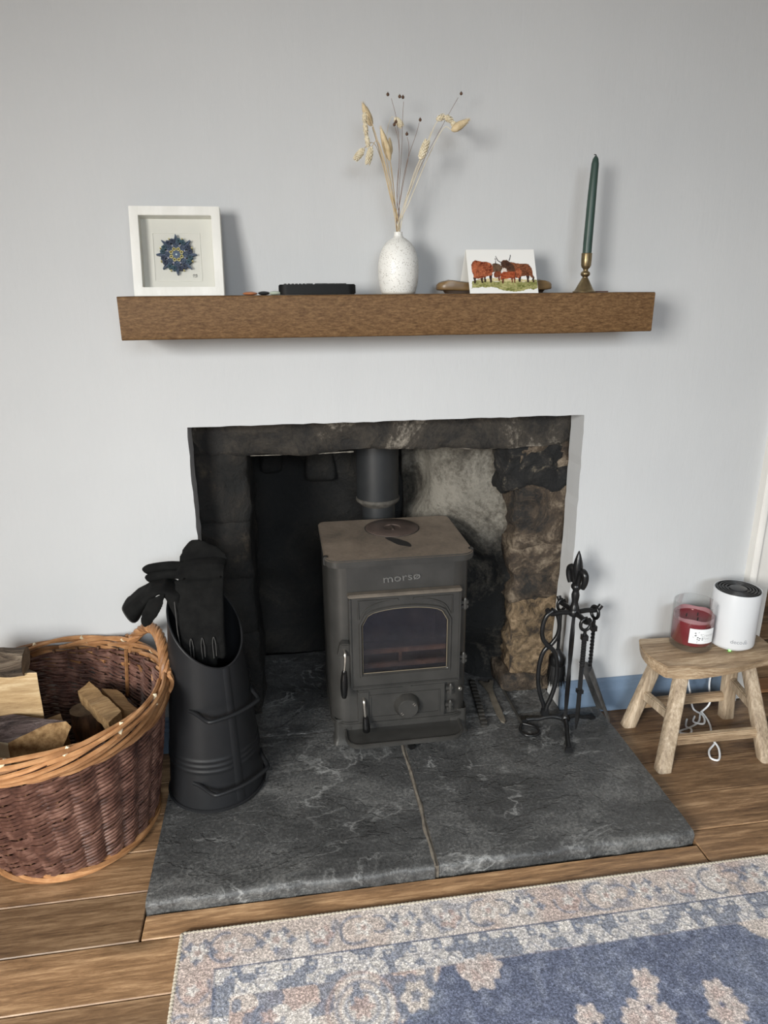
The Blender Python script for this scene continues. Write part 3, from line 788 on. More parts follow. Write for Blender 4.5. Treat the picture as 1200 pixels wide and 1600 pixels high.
# fire door
def arch(x0, z0, x1, zs, zt, m_=8, rc=.03):
    """window loop, same count and start as loop_rect: bottom, right, top, left"""
    o = []; cx = (x0+x1)/2; hw = (x1-x0)/2
    def topz(x):
        u = abs(x-cx)/hw
        base = zt-(zt-zs)*.42*u**2.2
        e = hw-abs(x-cx)
        if e < rc: base -= (rc-math.sqrt(max(rc*rc-(rc-e)**2, 0)))*.8
        return base
    for k in range(m_): o.append((x0+(x1-x0)*k/m_, z0))
    ze = topz(x1)
    for k in range(m_): o.append((x1, z0+(ze-z0)*k/m_))
    for k in range(m_):
        x = x1-(x1-x0)*k/m_; o.append((x, topz(x)))
    for k in range(m_): o.append((x0, ze-(ze-z0)*k/m_))
    return o
door = None
mb = MB(); mb.ring(loop_rect(.1335, .2265, .4085, .4700, 16), arch(.1635, .2610, .3785, .395, .4370, 16), FY-.020, FY-.0005)
door = SP('fire_door', IRON, mb, bevel=.0018, seg=1)
def dp(name, mat, mbx, **k): return mbx.build(name, mat, door, **k)
mb = MB(); a_ = [(p[0], FY-.0205, p[1]) for p in arch(.1590, .2565, .3830, .397, .4425, 16)]; mb.tube(a_, .0042, 6, closed=True); dp('window_bead', IRON, mb)
mb = MB(); a_ = [(p[0], FY-.0165, p[1]) for p in arch(.1650, .2625, .3770, .395, .4355, 16)]; mb.tube(a_, .0009, 5, closed=True); dp('rope_seal', ROPE, mb)
mb = MB(); mb.box((.1630, FY-.013, .2600), (.3790, FY-.011, .4390)); dp('door_glass', STOVEGLASS, mb, smooth=False)
for sx in (-1, 1):
    cx = .271; ex = .1205
    mb = MB(); cur = bez([(cx+sx*.018, FY-.0205, .4600), (cx+sx*.060, FY-.0205, .4555), (cx+sx*.095, FY-.0205, .440), (cx+sx*.112, FY-.0205, .4130)], 16)
    mb.tube(cur, .0030, 6)
    mb.tube([(cx+sx*.020, FY-.0205, .4620), (cx+sx*.116, FY-.0205, .4620), (cx+sx*.116, FY-.0205, .4140)], .0026, 6)
    dp('spandrel_moulding', IRON, mb)
mb = MB(); mb.box((.1305, FY-.022, .4700), (.4115, FY-.0005, .4790)); mb.box((.1335, FY-.016, .466), (.4085, FY-.001, .4705)); dp('door_ledge', LEDGE, mb, bevel=.002)
mb = MB(); mb.box((.1370, FY-.026, .2225), (.4085, FY-.001, .2300)); dp('door_foot_rail', IRON, mb, bevel=.002)
for x0_, x1_ in ((.1325, .1375), (.4050, .4095)):
    mb = MB(); mb.box((x0_, FY-.024, .2265), (x1_, FY-.001, .4700)); dp('door_stile', IRON, mb, bevel=.0012)
# door latch and handle
mb = MB(); mb.hexa([(.1020, FY-.018, .316), (.1330, FY-.022, .316), (.1330, FY, .316), (.1020, FY, .316)], [(.1090, FY-.022, .352), (.1330, FY-.026, .352), (.1330, FY, .352), (.1090, FY, .352)])
latch = SP('door_latch', IRON, mb, bevel=.003)
mb = MB(); mb.tube(bez([(.1185, FY-.020, .335), (.1195, FY-.032, .330), (.1190, FY-.036, .312), (.1165, FY-.037, .286)], 14), .0036, 8); SP('handle_rod', STEEL, mb, latch)
mb = MB(); mb.tube([(.1167, FY-.037, .288), (.1160, FY-.0372, .283), (.1150, FY-.0375, .262), (.1146, FY-.038, .240), (.1142, FY-.0382, .220), (.1140, FY-.0382, .213)], [.0050, .0068, .0088, .0092, .0076, .0055], 12)
SP('handle_grip', BLACKGRIP, mb, latch, angle=60)
# hinges
def hinge(x, z, s_=1.0, name='hinge'):
    m_ = MB(); m_.box((x-.014*s_, FY-.014, z-.004), (x+.010*s_, FY-.001, z+.004)); m_.box((x-.010*s_, FY-.013, z-.016), (x+.010*s_, FY-.001, z-.008))
    m_.lathe([(.0052, z-.019), (.0052, z+.007), (.003, z+.0115), (0, z+.0125)], (x+.002, FY-.010, 0), 12)
    return SP(name, IRON, m_, bevel=.001)
hinge(.4205, .436); hinge(.4205, .285); hinge(.389, .197, .8); hinge(.389, .148, .8)
mb = MB(); mb.lathe([(.0055, -.001), (.0055, .006), (.0035, .008), (0, .008)], (.4175, FY, .187), 10, 'y'); SP('bolt', STEEL, mb)
# ash door
mb = MB(); mb.box((.1510, FY-.014, .1190), (.3755, FY-.0005, .2160)); ash = SP('ash_door', IRON, mb, bevel=.002)
mb = MB(); lo = loop_rect(.1800, .1310, .3620, .1980, 4); li = loop_rect(.1835, .1345, .3585, .1945, 4); mb.ring(lo, li, FY-.0165, FY-.013); SP('panel_moulding', IRON, mb, ash)
mb = MB(); mb.lathe([(.033, .014), (.033, .020), (.029, .026), (.0275, .034), (.025, .037), (0, .0375)], (.2755, FY, .1615), 28, 'y'); dial = SP('air_dial', IRON, mb, ash)
for ang, rr in ((38, .021), (218, .021), (38, .026), (218, .026)):
    c, s_ = math.cos(R(ang)), math.sin(R(ang))
    mb = MB()
    for off in (-.0028, .0028):
        mb.tube([(.2755+c*(rr-.004)-s_*off, FY-.0375, .1615+s_*(rr-.004)+c*off), (.2755+c*(rr+.001)-s_*off, FY-.0375, .1615+s_*(rr+.001)+c*off)], .0013, 5)
    if rr < .025: SP('dial_notch', STEEL, mb, ash)
mb = MB(); mb.box((.2620, FY-.022, .2170), (.2860, FY-.001, .2260)); SP('catch_plate', IRON, mb, bevel=.002)
mb = MB(); mb.box((.1500, FY-.019, .165), (.1800, FY-.0005, .213)); al = SP('ash_latch', IRON, mb, bevel=.003)
mb = MB(); mb.tube(bez([(.1640, FY-.018, .194), (.1645, FY-.027, .188), (.1650, FY-.030, .172), (.1665, FY-.032, .148)], 12), .0038, 8); SP('handle_rod', STEEL, mb, al)
mb = MB(); mb.tube([(.1665, FY-.032, .150), (.1668, FY-.0325, .143), (.1680, FY-.034, .120), (.1684, FY-.0345, .108), (.1685, FY-.0346, .105)], [.0052, .0072, .0098, .0096, .007], 12); SP('handle_grip', BLACKGRIP, mb, al, angle=60)
# base, ash lip, legs
mb = MB(); b0 = rrect(X0+.004, FY+.004, X1-.004, .188, (.045, .045, .02, .02), 7); b1 = rrect(X0-.003, FY-.008, X1+.003, .195, (.05, .05, .02, .02), 7)
mb.prism(b1, .103, .116); mb.prism(b0, .084, .104); SP('base_moulding', IRON, mb, bevel=.003)
mb = MB(); lip = rrect(.118, -.150, .417, -.070, (.034, .034, .004, .004), 8); mb.prism(lip, .078, .088)
lw = [(p[0], p[1], .0885) for p in lip[:18]]
mb.tube([(.118, -.072, .0895)]+lw+[(.417, -.072, .0895)], .0045, 6); SP('ash_lip', IRON, mb, bevel=.0015)
def leg(x, y, sx, sy):
    m_ = MB(); secs = [(.122, .026, .024), (.085, .025, .023), (.066, .0235, .022), (.057, .026, .024), (.0480, .028, .026)]
    def fn(i, j):
        z, hx, hy = secs[j]; o_ = rrect(x-hx, y-hy, x+hx, y+hy, .010, 3); p = o_[i]
        return Vector((p[0]+sx*(.122-z)*.05, p[1]+sy*(.122-z)*.05, z))
    m_.grid(16, len(secs), fn, closed_u=True); b = len(m_.v)-16
    m_.f.append(tuple(range(b, b+16))); m_.mi.append(0)
    return SP('leg', IRON, m_)
leg(.1185, -.055, -1, -1); leg(.4140, -.055, 1, -1); leg(.1185, .160, -1, 1); leg(.4140, .160, 1, 1)
mb = MB(); mb.tube([(.276, -.02, .080), (.278, -.085, .072), (.281, -.112, .0655)], .004, 8); rk = SP('riddling_rod', IRON, mb)
mb = MB(); mb.tube([(.2808, -.110, .066), (.2815, -.116, .065), (.2825, -.132, .0615), (.283, -.138, .060)], [.006, .0105, .0110, .0085], 12); SP('riddling_knob', BLACKGRIP, mb, rk, angle=60)
# flue pipe
flue = thing('flue_pipe', 'black enamelled flue pipe rising behind the stove', 'flue pipe', (.257, .272, .40))
mb = MB(); mb.lathe([(.060, .606), (.060, 1.20)], (.2565, .272, 0), 36); mb.build('upper_pipe', FLUE, flue)
mb = MB(); mb.lathe([(.047, .36), (.047, .60)], (.2590, .272, 0), 32); mb.build('lower_pipe', FLUE, flue)
mb = MB(); mb.lathe([(.0475, .588), (.061, .600), (.0625, .604), (.0625, .609), (.0603, .611)], (.2570, .272, 0), 36, caps=False); mb.build('pipe_collar', noisy('scorched_collar', [(0.3, (0.04, 0.036, 0.03)), (0.7, (0.12, 0.11, 0.095))], 60, 0.6), flue)
mb = MB(); mb.tube([(.2625, .185, .42), (.2600, .272, .42)], .046, 24); mb.build('rear_outlet', FLUE, flue)

# ================================================================== mantel shelf and what stands on it
MZ = 1.1637
mb = MB()
def mnt(i, j):
    # lengthwise beam, section walked round by i; edges slightly uneven
    sec = rrect(-.1525, MZ-.0826, 0.0, MZ, (.004, .001, .001, .004), 3)
    y, z = sec[i]; x = -.3045+1.1103*j/60
    e = .0011*noise.fractal(Vector((x*5, y*30, z*30)), 1, 2, 3)
    return Vector((x, y+(e if y < -.1 else 0), z+(e*.8 if y < -.02 and z < MZ-.02 else 0)))
mb.grid(16, 61, mnt, closed_u=True)
mb.f += [tuple(range(16)), tuple(60*16+k for k in range(15, -1, -1))]; mb.mi += [0, 0]
mantel = tag(mb.build('mantel_shelf', OAK, None, angle=50, bevel=0), 'long dark oak beam mantel shelf fixed to the white wall', 'shelf')

# --- box frame with the quilled paper flower
fw, fh = .1775, .1760
fx0 = -.2825
lean = R(13)
pf = thing('picture_frame', 'square white box frame with a blue quilled paper flower, leaning on the wall', 'picture frame', (fx0+fw/2, -.093, MZ+.0005), (-lean, R(.0), 0))
bw = .0175; dp_ = .032
mb = MB(); mb.ring(loop_rect(-fw/2, 0, fw/2, fh, 2), loop_rect(-fw/2+bw, bw, fw/2-bw, fh-bw, 2), 0, dp_)
fo = mb.build('frame_border', FRAMEW, pf, bevel=.0008, local=True)
mb = MB(); mb.box((-fw/2+.002, dp_-.004, .002), (fw/2-.002, dp_, fh-.002)); mb.build('backing_board', MATWHITE, pf, local=True, smooth=False)
mb = MB(); mb.box((-fw/2+bw, dp_-.0075, bw), (fw/2-bw, dp_-.004, fh-bw)); mb.build('mount_board', MATWHITE, pf, local=True, smooth=False)
cz = fh/2-.001
mb = MB(); mb.ring(loop_rect(-.0505, cz-.0525, .0445, cz+.0445, 2), loop_rect(-.0490, cz-.0510, .0430, cz+.0430, 2), dp_-.0086, dp_-.0075); mb.build('mount_bevel', CARDWHITE, pf, local=True, smooth=False)
mb = MB(); mb.box((-fw/2+bw, .004, bw), (fw/2-bw, .0052, fh-bw)); mb.build('picture_glass', PICGLASS, pf, local=True, smooth=False)
# flower of rolled paper strips; each piece is a little wall of paper standing off the mount
fl_c = Vector((-.0035, 0, cz-.001)); fy0, fy1 = dp_-.0165, dp_-.0078
flower = MB(); flower.lathe([(.0085, .0), (.0085, .0082), (.006, .0086), (0, .0086)], (fl_c.x, fy1, fl_c.z), 20, 'y')
flower = flower.build('paper_flower', PAPERBLUE[0], pf, local=True, label='blue and cream quilled paper rosette')
def ribbon(pts, th, mat, name, closed=True):
    """paper strip on edge along a closed or open 2D path around the flower centre"""
    m_ = MB(); k = len(pts)
    for i in range(k if closed else k-1):
        a = Vector((pts[i][0], pts[i][1])); b = Vector((pts[(i+1) % k][0], pts[(i+1) % k][1]))
        d = (b-a); 
        if d.length < 1e-7: continue
        nn = Vector((-d.y, d.x)).normalized()*th/2
        c4 = [a+nn, a-nn, b-nn, b+nn]
        vs = [(fl_c.x+p.x, fy0, fl_c.z+p.y) for p in c4]+[(fl_c.x+p.x, fy1, fl_c.z+p.y) for p in c4]
        m_.add(vs, [(0, 1, 2, 3), (4, 7, 6, 5), (0, 4, 5, 1), (1, 5, 6, 2), (2, 6, 7, 3), (3, 7, 4, 0)])
    return m_
def rot2(p, a): c, s_ = math.cos(a), math.sin(a); return (p[0]*c-p[1]*s_, p[0]*s_+p[1]*c)
def spiral(cx, cy, r0, turns, a0=0):
    return [(cx+r0*(1-.75*t/(turns*12))*math.cos(a0+2*PI*t/12), cy+r0*(1-.75*t/(turns*12))*math.sin(a0+2*PI*t/12)) for t in range(turns*12+1)]
for k in range(8):
    a = 2*PI*k/8
    tear = [(0, .0400), (.0022, .0320), (.0048, .0245), (.0055, .019), (.0044, .0145), (0, .0125), (-.0044, .0145), (-.0055, .019), (-.0048, .0245), (-.0022, .030)]
    m_ = ribbon([rot2(p, a) for p in tear], .0013, None, 'petal')
    m_.prism([(fl_c.x+rot2(p, a)[0], fl_c.z+rot2(p, a)[1]) for p in tear], fy0+.003, fy1, plane='xz')
    sp = [rot2(p, a) for p in spiral(0, .0195, .0036, 2)]
    mm = ribbon(sp, .0009, None, 's', False); m_.add(mm.v, mm.f)
    m_.build('petal', PAPERBLUE[0], flower, smooth=False, local=True)
    a2 = a+PI/8
    for sx in (-1, 1):
        heart = spiral(sx*.0046, .0272, .0050, 3, PI/2)
        m_ = ribbon([rot2(p, a2) for p in heart], .0012, None, 'scroll', False)
        m_.prism([(fl_c.x+rot2((sx*.0046+.0044*math.cos(t*.7), .0272+.0044*math.sin(t*.7)), a2)[0], fl_c.z+rot2((sx*.0046+.0044*math.cos(t*.7), .0272+.0044*math.sin(t*.7)), a2)[1]) for t in range(9)], fy0+.004, fy1, plane='xz')
        m_.build('scroll', PAPERBLUE[1 if k % 2 else 2], flower, smooth=False, local=True)
    m_ = ribbon([rot2((.0030*math.cos(t*PI/5), .0112+.0030*math.sin(t*PI/5)), a2) for t in range(10)], .0014, None, 'ring')
    m_.build('cream_coil', PAPERYEL, flower, smooth=False, local=True, label='cream paper ring')
    m_ = ribbon([rot2((.0011*math.cos(t*PI/3), .0180+.0011*math.sin(t*PI/3)), a2) for t in range(6)], .0016, None, 'ring')
    m_.build('lilac_coil', PAPERLIL, flower, smooth=False, local=True, label='tiny lilac coil')
    m_ = ribbon([rot2((.0009*math.cos(t*PI/3), .0338+.0009*math.sin(t*PI/3)), a2) for t in range(6)], .0012, None, 'ring')
    m_.build('cream_bead', PAPERYEL, flower, smooth=False, local=True, label='tiny cream coil')
mb = MB(); mb.sphere((fl_c.x, fy0+.0005, fl_c.z), (.0022, .0015, .0022)); mb.build('centre_gem', plain('pearl_gem', (0.6, 0.7, 0.75), 0.15), flower, local=True, label='pale gem at the flower centre')
mb = MB()
for st in ([(.0260, -.0415), (.0275, -.0385), (.0285, -.0415)], [(.0300, -.0385), (.0300, -.0412), (.0325, -.0400)], [(.0335, -.0380), (.0330, -.0415), (.0350, -.0410)], [(.0262, -.0440), (.0285, -.0435)], [(.0300, -.0445), (.0345, -.0430)]):
    mb.tube([(x, dp_-.0079, cz+z) for x, z in st], .0005, 4)
mb.build('pen_signature', PENINK, pf, local=True, label='small handwritten initials')

# --- three polished stones
for (px, lab, mt, sx, sh) in ((-.0530, 'orange polished stone beside the picture frame', 0, (.0150, .010, .0036), 1), (-.0250, 'black polished stone in the middle of three on the shelf', 1, (.0125, .010, .0040), 2), (-.0020, 'pale green polished stone next to the black remote', 2, (.0135, .010, .0040), 3)):
    mb = MB(); mb.sphere((0, 0, 0), sx, 16, 10)
    for p in mb.v:
        p *= 1+.10*noise.noise(p*90+Vector((sh*5, 0, 0)))
    o = mb.build('polished_stone', PEBBLES[mt], None, local=True); o.location = (px, -.088, MZ+sx[2]*.98); o['group'] = 'polished stones on the mantel shelf'
    tag(o, lab, 'stone')
# --- remote control
rm = thing('remote_control', 'black remote control lying on its side on the mantel shelf', 'remote control', (.0857, -.085, MZ))
mb = MB(); mb.prism(rrect(.0052, -.104, .1655, -.064, .018, 6), MZ+.0005, MZ+.0208); mb.build('case', REMOTE, rm, bevel=.0018, seg=2)
kx = .0165
for i in range(17):
    if i in (8, 10): continue
    wdt = .0055 if i not in (6, 12) else .009
    for row_ in range(3):
        mb = MB(); mb.prism(rrect(kx+i*.0077, -.097+row_*.011, kx+i*.0077+wdt, -.091+row_*.011, .0015, 2), MZ+.020, MZ+.0224); mb.build('key', REMOTEKEY, rm, bevel=.0005, seg=1)
mb = MB(); mb.lathe([(.014, MZ+.020), (.014, MZ+.0218), (.012, MZ+.0226), (0, MZ+.0226)], (.094, -.084, 0), 20); mb.build('round_pad', REMOTEKEY, rm)

# --- vase
vase = thing('vase', 'speckled white stoneware bottle vase holding dried grasses', 'vase', (.2575, -.082, MZ))
vx, vy = .2575, -.082
prof = [(.0310, .0), (.0345, .0008), (.0375, .006), (.0405, .018), (.0425, .034), (.0430, .050), (.0418, .066), (.0385, .080), (.0330, .092), (.0255, .102), (.0172, .1085), (.0108, .1120), (.0086, .1160), (.0085, .1205), (.0092, .1222), (.0080, .1225), (.0066, .120), (.0066, .108), (.02, .095), (.036, .06), (.036, .02), (.028, .006), (0, .006)]
mb = MB(); mb.lathe([(r_, MZ+.0005+h) for r_, h in prof], (vx, vy, 0), 48); mb.build('vase_body', SPECKLE, vase, angle=60)
mb = MB(); mb.lathe([(.0345, MZ+.0004), (.0362, MZ+.0025), (.0362, MZ+.0035)], (vx, vy, 0), 40, caps=False); mb.build('foot_ring', RAWCLAY, vase)
# --- dried stems: every stem is a thing standing in the vase
def P(x, z, dy=0.0): return (x, vy+dy, z)
MOUTH = MZ+.122
stem_i = 0
def stem(name, label, cat, pts, r0, r1, mat, k=24):
    """pts from the vase mouth upwards"""
    global stem_i
    j = stem_i; stem_i += 1
    ang = j*2.4; rr = .0032
    foot = (vx+.02*math.cos(ang+2), vy+.02*math.sin(ang+2), MZ+.012)
    mouth = (vx+rr*math.cos(ang), vy+rr*math.sin(ang), MOUTH)
    t = thing(name, label, cat, foot, group='dried stems in the speckled vase')
    cur = bez([foot, mouth]+[Vector(p) for p in pts], k)
    n_ = len(cur); mb_ = MB(); mb_.tube(cur, [r0+(r1-r0)*i/(n_-1) for i in range(n_)], 5)
    mb_.build('stem', mat, t)
    return t
def fluff(t, base, tip, r, name='seed_head', seed=1, hairs=170):
    base = Vector(base); tip = Vector(tip); d = tip-base; L = d.length; u = d.normalized()
    a = u.orthogonal().normalized(); b = u.cross(a)
    mb_ = MB()
    prof_ = [(0, .25), (.08, .65), (.25, 1), (.5, .98), (.75, .72), (.92, .36), (1, .05)]
    mb_.tube([base+d*q for q, _ in prof_], [r*k_ for _, k_ in prof_], 10)
    rr = random.Random(seed)
    for _ in range(hairs):
        q = rr.random()**.8; an = rr.uniform(0, 2*PI)
        k_ = np.interp(q, [p[0] for p in prof_], [p[1] for p in prof_])
        o_ = a*math.cos(an)+b*math.sin(an); p0 = base+d*q+o_*r*k_*.9
        p1 = p0+(o_*.45+u*.9)*r*rr.uniform(.5, .95)
        s_ = u.cross(o_)*.00035
        mb_.add([p0-s_, p0+s_, p1], [(0, 1, 2)])
    return mb_.build(name, BUNNY, t)
def scales(t, base, tip, r, mat=None, name='seed_head', n_=70, seed=1, taper=1.0):
    base = Vector(base); tip = Vector(tip); d = tip-base; u = d.normalized()
    a = u.orthogonal().normalized(); b = u.cross(a); mb_ = MB()
    mb_.tube([base, base+d*.3, base+d*.7, tip], [r*.4, r*.7, r*.6, r*.1], 7)
    for i in range(n_):
        q = i/n_; an = i*2.399963
        env = math.sin(PI*min(1, (q*.86+.12)))**.6
        o_ = a*math.cos(an)+b*math.sin(an)
        p0 = base+d*q*.92+o_*r*env*.35
        ax = (u*1.0+o_*.55).normalized(); L = r*1.05
        s_ = u.cross(o_)
        mb_.add([p0, p0+ax*L*.45+s_*r*.30+o_*r*.12, p0+ax*L, p0+ax*L*.45-s_*r*.30+o_*r*.12, p0+ax*L*.4+o_*r*.34],
                [(0, 1, 4), (1, 2, 4), (2, 3, 4), (3, 0, 4), (0, 3, 2, 1)])
    return mb_.build(name, mat or CREAMSEED, t, smooth=False)
def pod(t, c, r=.0031):
    mb_ = MB(); c = Vector(c); mb_.sphere(c, r, 10, 7)
    for k in range(4):
        a = k*PI/2+.4
        mb_.tube([c+Vector((0, 0, r*.9)), c+Vector((r*.45*math.cos(a), r*.45*math.sin(a), r*1.45))], [.0006, .0002], 4)
    mb_.build('seed_pod', POD, t)
t = stem('dried_bunny_tail', 'dried bunny tail grass with a pointed fluffy head at upper left of the vase', 'dried flower', [P(.245, 1.345), P(.222, 1.425, -.005), P(.2045, 1.478, -.008)], .0011, .0009, STRAW)
fluff(t, P(.2030, 1.4800, -.008), P(.1855, 1.5190, -.010), .0078, seed=1)
t = stem('dried_bunny_tail', 'dried grass with a long smooth cigar-shaped head left of the vase middle', 'dried flower', [P(.250, 1.340, -.006), P(.243, 1.395, -.012), P(.2385, 1.420, -.014)], .0011, .0009, STRAW)
fluff(t, P(.2385, 1.4185, -.014), P(.2195, 1.4760, -.018), .0074, seed=2, hairs=90)
t = stem('dried_bunny_tail', 'dried grass with a small upright oval head above the vase', 'dried flower', [P(.249, 1.33, .01), P(.246, 1.39, .016), P(.2440, 1.4330, .02)], .0009, .0007, PALESTRAW)
fluff(t, P(.2440, 1.4320, .02), P(.2435, 1.4660, .022), .0058, seed=3, hairs=80)
t = stem('dried_wheat_ear', 'drooping plaited cream wheat ear hanging at the far left of the bouquet', 'dried flower', [P(.240, 1.36, -.02), P(.215, 1.44, -.03), P(.195, 1.492, -.034), P(.1855, 1.497, -.036)], .0010, .0008, STRAW)
hp = [P(.1860, 1.497, -.036), P(.1862, 1.480, -.037), P(.1885, 1.458, -.038), P(.1925, 1.437, -.039)]
for a_, b_, i_ in zip(hp, hp[1:], range(3)): scales(t, a_, b_, .0062, n_=22, seed=i_, name='wheat_grains')
t = stem('canary_seed_stem', 'dried grass with a cream oval head hanging lowest at the left of the bouquet', 'dried flower', [P(.240, 1.355, -.025), P(.222, 1.42, -.035), P(.210, 1.448, -.04), P(.1980, 1.437, -.04)], .0008, .0006, STRAW)
scales(t, P(.1978, 1.4370, -.04), P(.1900, 1.4080, -.04), .0078, n_=64)
t = stem('canary_seed_stem', 'dried grass with a cream oval head sticking out furthest left', 'dried flower', [P(.240, 1.35, -.01), P(.222, 1.415, -.015), P(.205, 1.448, -.02), P(.1860, 1.4380, -.02)], .0008, .0006, STRAW)
scales(t, P(.1855, 1.4370, -.02), P(.1690, 1.4190, -.02), .0080, n_=64)
t = stem('canary_seed_stem', 'dried grass with a cream oval head at the top centre of the bouquet', 'dried flower', [P(.2490, 1.34, .02), P(.2420, 1.42, .03), P(.2400, 1.475, .035), P(.2500, 1.5060, .035), P(.2590, 1.5020, .035)], .0007, .0005, PALESTRAW)
scales(t, P(.2565, 1.5050, .035), P(.2700, 1.4910, .035), .0078, n_=60)
t = stem('canary_seed_stem', 'dried grass with a cream oval head right of the vase mouth', 'dried flower', [P(.2700, 1.345, -.02), P(.2850, 1.395, -.03), P(.2960, 1.4190, -.034)], .0009, .0007, PALESTRAW)
scales(t, P(.2960, 1.4180, -.034), P(.3090, 1.4500, -.036), .0088, n_=80)
t = stem('dried_wheat_ear', 'cream wheat ear bending right over the upper right of the bouquet', 'dried flower', [P(.2750, 1.345, .0), P(.3080, 1.425, .004), P(.3300, 1.480, .006), P(.3420, 1.4990, .006)], .0010, .0008, PALESTRAW)
hp = [P(.3370, 1.4970, .006), P(.3520, 1.5035, .006), P(.3680, 1.4960, .006), P(.3770, 1.4830, .006)]
for a_, b_, i_ in zip(hp, hp[1:], range(3)): scales(t, a_, b_, .0074, n_=24, seed=i_, name='wheat_grains')
t = stem('dried_bunny_tail', 'dried bunny tail grass with a hairy head pointing right at far right of the bouquet', 'dried flower', [P(.2760, 1.340, -.02), P(.3120, 1.420, -.025), P(.3430, 1.475, -.028), P(.3600, 1.4720, -.03)], .0009, .0007, PALESTRAW)
fluff(t, P(.3595, 1.4710, -.03), P(.3930, 1.4900, -.032), .0078, seed=7, hairs=260)
t = stem('dried_straw_stem', 'bare pale straw stem on the right of the bouquet', 'dried flower', [P(.2730, 1.345, .01), P(.3000, 1.410, .016), P(.3290, 1.478, .02)], .0009, .0006, PALESTRAW)
t = stem('dried_straw_stem', 'bare golden straw stem on the left of the bouquet', 'dried flower', [P(.2470, 1.345, -.012), P(.2330, 1.405, -.02), P(.2230, 1.450, -.024)], .0010, .0007, STRAW)
for lab, pts, pods in (
    ('thin brown stem with one seed pod at top left of the bouquet', [P(.2560, 1.36, .0), P(.2600, 1.44, .0), P(.2540, 1.495, .0), P(.2440, 1.531, .0)], [(.2370, 1.5375)]),
    ('thin brown stem with two seed pods at the top middle of the bouquet', [P(.2600, 1.36, .005), P(.2660, 1.44, .008), P(.2680, 1.50, .008), P(.2700, 1.528, .008)], [(.2620, 1.5365), (.2685, 1.5355)]),
    ('thin brown stem with the highest and furthest right seed pod', [P(.2720, 1.34, .012), P(.3050, 1.41, .016), P(.3560, 1.496, .02), P(.3840, 1.541, .02)], [(.3900, 1.5480)]),
    ('thin brown stem with one seed pod right of the cream top head', [P(.2620, 1.36, -.006), P(.2750, 1.42, -.008), P(.2920, 1.466, -.008), P(.2990, 1.489, -.008)], [(.3005, 1.4930)]),
    ('thin brown stem with a pair of small seed pods below the cream top head', [P(.2530, 1.36, -.008), P(.2580, 1.42, -.01), P(.2560, 1.455, -.01), P(.2500, 1.478, -.01)], [(.2480, 1.4830), (.2515, 1.4880)]),
    ('thin brown stem with one low seed pod in the middle of the bouquet', [P(.2620, 1.36, -.015), P(.2740, 1.42, -.02), P(.2755, 1.446, -.02), P(.2720, 1.4600, -.02)], [(.2715, 1.4650)])):
    t = stem('dried_flax_stem', lab, 'dried flower', pts, .0006, .0004, BROWNSTEM)
    for q in pods: pod(t, (q[0], pts[-1][1], q[1]))

# --- greeting card with cattle
cd_ = thing('greeting_card', 'white folded greeting card with a painting of three red highland cattle', 'card', (.4805, -.10, MZ), (0, 0, R(-1.2)))
cw, chh = .1500, .0895
ny_, nx_ = 106, 166
U, V = np.meshgrid(np.linspace(0, 1, nx_), np.linspace(0, 1, ny_))
ZX = 303+589*U-35*V; ZY = 452-14*U-377*V+14*U*V          # drawing frame of the painting
PX = (U*589); 
qx = ZX+35*V-0*U; qx = 268+U*584+(ZX-ZX); qy = ZY
rng = np.random.default_rng(3)
def vnoise(x, y, s_, seed):
    r_ = np.random.default_rng(seed); g = r_.random((64, 64)); X = x*s_; Y = y*s_
    xi = np.floor(X).astype(int); yi = np.floor(Y).astype(int); fx = X-xi; fy = Y-yi
    fx = fx*fx*(3-2*fx); fy = fy*fy*(3-2*fy)
    G = lambda a, b: g[b % 64, a % 64]
    return (G(xi, yi)*(1-fx)+G(xi+1, yi)*fx)*(1-fy)+(G(xi, yi+1)*(1-fx)+G(xi+1, yi+1)*fx)*fy
def inpoly(x, y, poly):
    c = np.zeros(x.shape, bool); k = len(poly); j = k-1
    for i in range(k):
        xi, yi = poly[i]; xj, yj = poly[j]
        cond = ((yi > y) != (yj > y)) & (x < (xj-xi)*(y-yi)/((yj-yi) if yj != yi else 1e-9)+xi)
        c ^= cond; j = i
    return c
ax_ = 268+584*U+35*(1-V); ay_ = 452-14*U-377*V+14*U*V
colr = np.ones((ny_, nx_, 3))*np.array([.74, .73, .70])
wob = 5*(vnoise(U, V, 26, 1)-.5)
gx, gy = ax_+wob*1.2, ay_+wob
def paint(mask, base, var, seed, sx=60, sy=14):
    n_ = vnoise(U*1.0, V*1.0, sx, seed)*.6+vnoise(U, V, sy, seed+9)*.4
    c = np.array(base)[None, None, :]+(n_[..., None]-.5)*np.array(var)[None, None, :]
    colr[mask] = np.clip(c, .004, 1)[mask]
gmask = (gy > 338+10*np.sin(gx/37)) & (gy < 412-10*np.cos(gx/70)+14*(vnoise(U, V, 18, 5)-.5)*2) & (gx > 312) & (gx < 886)
paint(gmask, (.27, .26, .10), (.42, .36, .20), 11, 50, 12)
paint(inpoly(gx, gy, [(345, 345), (480, 318), (600, 325), (700, 325), (800, 325), (850, 345)]), (.55, .46, .25), (.3, .28, .2), 12)
red = (.27, .075, .032); rv = (.52, .19, .09)
dk = (.035, .018, .014); dv = (.06, .03, .02)
for pl in ([(325, 290), (350, 300), (346, 366), (330, 366)], [(386, 300), (408, 300), (410, 360), (394, 360)], [(414, 300), (434, 300), (434, 356), (420, 354)], [(462, 285), (490, 280), (486, 356), (468, 356)],
           [(712, 285), (742, 285), (736, 350), (720, 350)], [(784, 290), (812, 285), (806, 350), (792, 350)], [(832, 280), (852, 300), (856, 350), (842, 350)]):
    paint(inpoly(gx, gy, pl), dk, dv, 21)
